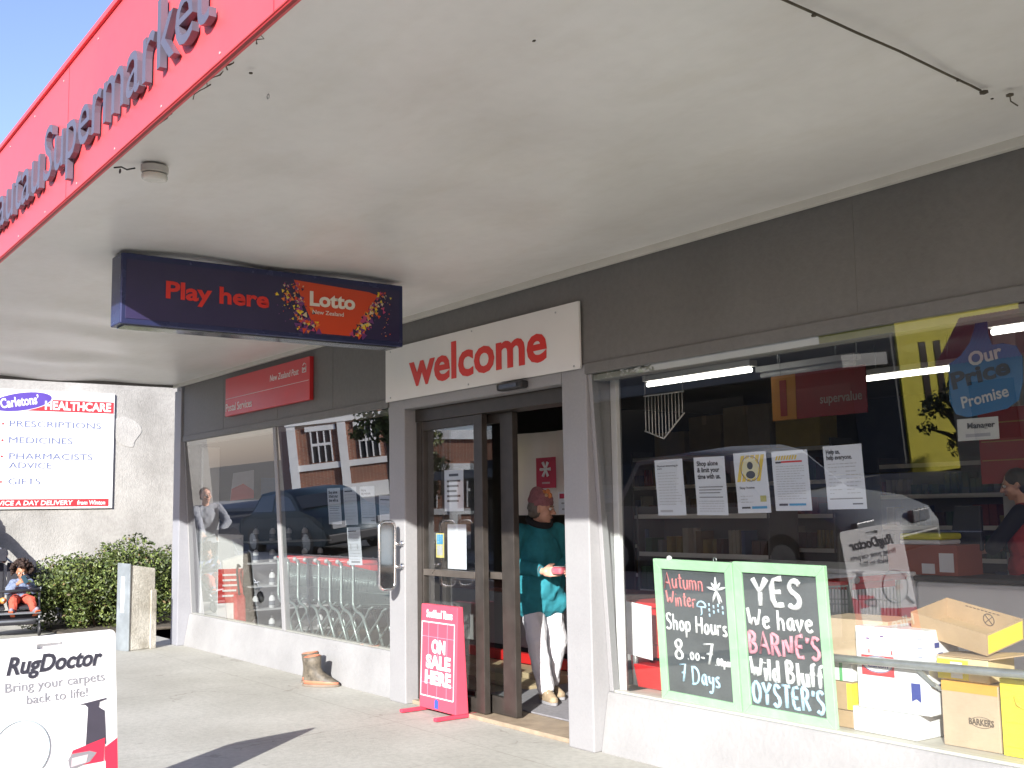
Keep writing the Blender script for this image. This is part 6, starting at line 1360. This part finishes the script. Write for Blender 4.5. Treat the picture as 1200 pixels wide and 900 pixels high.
# ================================================================== across the road: what the shop glass reflects
brick = pm('brick', (0.30, 0.11, 0.055), 0.85, 0.3, 3, 0.2, 30)
def brick_mat():
    m = brick; t, b = nodes_of(m); br = t.nodes.new('ShaderNodeTexBrick'); tc = t.nodes.new('ShaderNodeTexCoord'); mp = t.nodes.new('ShaderNodeMapping'); mp.inputs['Rotation'].default_value = (math.radians(90), 0, 0)
    t.links.new(tc.outputs['Object'], mp.inputs[0]); t.links.new(mp.outputs[0], br.inputs[0]); br.inputs['Scale'].default_value = 4.5
    br.inputs[1].default_value = (0.34, 0.12, 0.06, 1); br.inputs[2].default_value = (0.24, 0.085, 0.045, 1); br.inputs[3].default_value = (0.42, 0.38, 0.33, 1)
    t.links.new(br.outputs[0], b.inputs['Base Color'])
brick_mat()
wtrim = pm('white stucco', (0.88, 0.88, 0.86), 0.7, 0.08, 2); wglass = pm('far window glass', (0.03, 0.035, 0.04), 0.08)
def turned(P0, phi):
    """local frame of a wall: L along it, d outwards, z up"""
    p = math.radians(phi); t_ = Vector((math.cos(p), -math.sin(p), 0)); n_ = Vector((math.sin(p), math.cos(p), 0))
    M = Matrix(((t_.x, -n_.x, 0, P0[0]), (t_.y, -n_.y, 0, P0[1]), (0, 0, 1, 0), (0, 0, 0, 1)))     # local x = along, local y = into the building
    return M
bb = thing('brick_building', 'orange red brick building with white pilasters and sash windows at the road bend', 'building', (-42.5, -16, 0))
MBk = turned((-42.9, -15.1), 68)
def bbox(m, L0, L1, d0, d1, z0, z1, mm): m.box(L0, L1, d0, d1, z0, z1, mm, 0, MBk)
m = MB(); bbox(m, 0, 11, 0, 8, -0.1, 4.9, brick); m.build('wall', bb)
m = MB()
bbox(m, -0.05, 11.05, -0.10, -0.001, -0.1, 0.62, wtrim); bbox(m, -0.02, 11, -0.06, -0.001, 1.36, 1.62, wtrim); bbox(m, -0.05, 11.05, -0.12, -0.001, 3.28, 3.55, wtrim); bbox(m, -0.05, 11.05, -0.12, -0.001, 4.6, 5.0, wtrim)
for L in (0.0, 2.10, 4.3, 6.5, 8.7): bbox(m, L, L+0.36, -0.09, -0.061, 0.62, 3.28, wtrim); bbox(m, L, L+0.36, -0.06, -0.001, 1.62, 3.28, wtrim)
for L in (0.75, 2.78, 4.95, 7.1): bbox(m, L, L+1.28, -0.05, -0.001, 2.98, 3.2, wtrim)
m.build('trim', bb)
for L in (0.98, 2.98, 5.15, 7.3):
    m = MB(); bbox(m, L, L+0.82, -0.012, 0.05, 1.66, 2.96, wglass); wi = m.build('window', bb)
    m = MB()
    for k in range(4): bbox(m, L+0.82*k/3-0.03, L+0.82*k/3+0.03, -0.045, -0.013, 1.66, 2.96, wtrim)
    bbox(m, L+0.03, L+0.79, -0.042, -0.014, 2.35, 2.46, wtrim); m.build('window_frame', wi)
yb = thing('yellow_building', 'tall yellow rendered hall with two narrow dark slot windows across the road', 'building', (-15, -21, 0))
MYl = turned((-16.15, -19.0), 75)
m = MB(); m.box(0, 9, 0, 3.0, -0.1, 6.4, pm('yellow render', (0.78, 0.68, 0.07), 0.8, 0.1, 1.5, 0.2, 20), 0, MYl); m.build('wall', yb)
for L in (0.76, 1.22):
    m = MB(); m.box(L-0.10, L+0.10, -0.012, 0.02, 1.58, 3.1, pm('slot window', (0.05, 0.035, 0.03), 0.3), 0, MYl); m.build('window', yb)
m = MB(); m.box(-0.1, 9.1, -0.1, 3.1, 6.401, 6.6, wtrim, 0, MYl); m.build('roof', yb)
hh = thing('kiosk', 'small cream kiosk with a red corrugated iron roof across the road', 'kiosk', (-11.5, -15.3, 0))
m = MB(); m.box(-12.3, -10.6, -16.6, -14.9, 0, 2.45, pm('kiosk cream', (0.42, 0.37, 0.24), 0.7, 0.1, 3)); m.prism([(-12.3, -14.9, 2.45), (-12.3, -16.6, 2.45), (-12.3, -15.75, 3.2)], (1.7, 0, 0), MATS['kiosk cream']); m.build('wall', hh)
m = MB(); rr2 = pm('red corrugated iron', (0.50, 0.035, 0.05), 0.5, 0.12, 6)
for sgn, ya in ((1, -14.7), (-1, -16.8)):
    n = 44
    for k in range(n):
        x0 = -12.45+2.0*k/n; x1 = -12.45+2.0*(k+1)/n; dz = 0.02*(k % 2); dz1 = 0.02*((k+1) % 2)
        m.face([(x0, ya, 2.36+dz), (x1, ya, 2.36+dz1), (x1, -15.75, 3.28+dz1), (x0, -15.75, 3.28+dz)], rr2)
m.build('roof', hh)
m = MB(); m.box(-11.0, -10.8, -15.7, -15.4, 2.9, 3.7, brick); m.build('chimney', hh)
m = MB(); m.box(-11.9, -11.0, -14.9, -14.87, 0.9, 2.0, wglass); m.build('window', hh)
gb = thing('grey_building', 'dark grey low shop between the brick building and the yellow hall across the road', 'building', (-26, -20, 0))
m = MB(); m.box(-35.4, -16.22, -28, -18.85, 0, 3.4, pm('dark grey render', (0.10, 0.10, 0.10), 0.8, 0.15, 1)); m.build('wall', gb)
m = MB(); m.box(-35.5, -16.3, -18.8, -17.0, 2.65, 2.95, pm('verandah fascia', (0.24, 0.24, 0.23), 0.6)); m.build('verandah', gb)
for k in range(5):
    m = MB(); m.box(-34.6+3.6*k, -31.9+3.6*k, -18.88, -18.83, 0.6, 2.3, wglass); m.build('window', gb)
cbld = thing('corner_building', 'pale two storey building beyond the yellow hall across the road', 'building', (-3, -22, 0))
m = MB(); m.box(-7.6, 6, -30, -20.5, 0, 5.6, pm('pale render', (0.45, 0.43, 0.38), 0.8, 0.1, 1)); m.build('wall', cbld)
for k in range(4):
    m = MB(); m.box(-6.8+3.2*k, -5.2+3.2*k, -20.53, -20.47, 1.0, 2.6, wglass); m.build('window', cbld)
def tree(name, x, y, h, r, n, size, col, label, seed):
    t = thing(name, label, 'tree', (x, y, 0), 'trees across the road'); rn2 = random.Random(seed)
    m = MB(); tm = pm('bark', (0.10, 0.075, 0.05), 0.9, 0.3, 8)
    m.tube([(x, y, -0.1), (x+0.1, y, h*0.3), (x, y+0.1, h*0.6), (x+0.1, y, h*0.85)], [0.22, 0.17, 0.11, 0.04], tm, 9)
    bl = []
    for k in range(26):
        a = rn2.uniform(0, 6.28); q = rn2.uniform(0.1, 1)**0.6; z = h*rn2.uniform(0.32, 0.97); ww = r*math.sin(math.pi*min(1, max(0.12, (z/h-0.15)/0.9)))
        c = (x+ww*q*math.cos(a), y+ww*q*math.sin(a), z); s_ = rn2.uniform(0.35, 0.8)*r*0.55; bl.append((c, (s_, s_, s_*0.8)))
        if k % 2 == 0: m.tube([(x, y, h*rn2.uniform(0.25, 0.6)), (x+(c[0]-x)*0.5, y+(c[1]-y)*0.5, c[2]*0.85), c], [0.07, 0.045, 0.015], tm, 6)
    m.build('trunk', t)
    m = MB(); foliage(m, bl, n, size, leaf_mats(col), rn2, 0.2); m.build('crown', t, recalc=False)
tree('street_tree', -37.6, -16.9, 7.0, 1.9, 5200, 0.13, (0.10, 0.12, 0.025), 'yellow green slender tree by the brick building across the road', 31)
tree('street_tree', -31.5, -22.5, 8.5, 2.8, 5200, 0.15, (0.05, 0.085, 0.02), 'dark green broad tree behind the dark grey shop', 32)
tree('street_tree', -13.3, -16.9, 2.1, 0.9, 2200, 0.06, (0.05, 0.07, 0.025), 'small dark tree in front of the yellow hall', 33)

def car(x0, y0, L, W, H, paint, label, seg=0.5):
    """a parked car pointing along x, nose towards +x"""
    t = thing('parked_car', label, 'car', (x0+L/2, y0+W/2, -0.13), 'cars parked along the road'); g = -0.13
    X = lambda f: x0+L*f
    prof = [(0.0, 0.38), (0.005, 0.62), (0.03, 0.80), (0.10, 0.88), (0.17, 0.92), (0.26, H*0.97), (0.36, H), (0.55, H*0.985), (0.62, H*0.93), (0.74, 0.98), (0.90, 0.86), (0.975, 0.72), (1.0, 0.55), (1.0, 0.34), (0.97, 0.24), (0.03, 0.24)]
    m = MB(); low = []
    def ins(z): return 0.0 if z < 0.9 else 0.16*(z-0.9)/(H-0.9)*W/1.7+0.02
    A = [m.bm.verts.new((X(f), y0+ins(z), g+z)) for f, z in prof]; B = [m.bm.verts.new((X(f), y0+W-ins(z), g+z)) for f, z in prof]; n = len(prof)
    fs = [m.bm.faces.new((A[i], A[(i+1) % n], B[(i+1) % n], B[i])) for i in range(n)]
    m._tag(fs, paint, True); m._tag([m.bm.faces.new(A[::-1]), m.bm.faces.new(B)], paint)
    body = m.build('body', t)
    gm = pm('car glass', (0.015, 0.018, 0.02), 0.06)
    for yy, sg in ((y0, -1), (y0+W, 1)):
        m = MB()
        for pl in ([(0.20, 0.98), (0.275, H*0.94), (0.43, H*0.955), (0.43, 0.98)], [(0.45, 0.98), (0.45, H*0.955), (0.60, H*0.90), (0.70, 1.0)]):
            m.face([(X(f), yy-sg*(ins(z)-0.006), g+z) for f, z in pl], gm)
        m.build('side_window', t)
    m = MB(); m.face([(X(0.632), y0+ins(H*0.9)+0.06, g+H*0.90), (X(0.632), y0+W-ins(H*0.9)-0.06, g+H*0.90), (X(0.735), y0+W-ins(1)-0.06, g+1.02), (X(0.735), y0+ins(1)+0.06, g+1.02)], gm)
    for v in m.bm.verts: v.co.z += 0.012; v.co.x += 0.006
    m.build('windscreen', t)
    for f in (0.18, 0.80):
        for yy in (y0+0.09, y0+W-0.09):
            m = MB(); m.cone((X(f), yy-0.1, g+0.31), (X(f), yy+0.1, g+0.31), 0.31, 0.31, black_m, 22); wh = m.build('wheel', t)
            m = MB(); m.cone((X(f), yy-0.105, g+0.31), (X(f), yy+0.105, g+0.31), 0.19, 0.19, steel, 16); m.build('rim', wh)
    for yy in (y0+0.18, y0+W-0.5):
        m = MB(); m.box(X(0.985), X(1.0)+0.012, yy, yy+0.32, g+0.58, g+0.72, pm('headlight plastic', (0.25, 0.26, 0.27), 0.2), 0.01); m.build('headlight', t)
        m = MB(); m.box(X(0.0)-0.012, X(0.015), yy, yy+0.3, g+0.62, g+0.78, redp, 0.01); m.build('tail_light', t)
    m = MB(); m.box(X(0.0)-0.03, X(0.0)+0.1, y0+0.05, y0+W-0.05, g+0.30, g+0.50, black_m, 0.03); m.box(X(1.0)-0.1, X(1.0)+0.03, y0+0.05, y0+W-0.05, g+0.28, g+0.48, black_m, 0.03); m.build('bumper', t)
car(-12.6, -7.3, 4.7, 1.75, 1.62, pm('silver car paint', (0.27, 0.285, 0.29), 0.5, 0.03, 3, metal=0.3), 'silver wagon parked at the kerb outside the shop')
car(-25.6, -7.4, 4.6, 1.75, 1.42, pm('dark blue car paint', (0.015, 0.035, 0.05), 0.5, 0.05, 3, metal=0.1), 'dark blue car parked at the kerb beyond the concrete building')
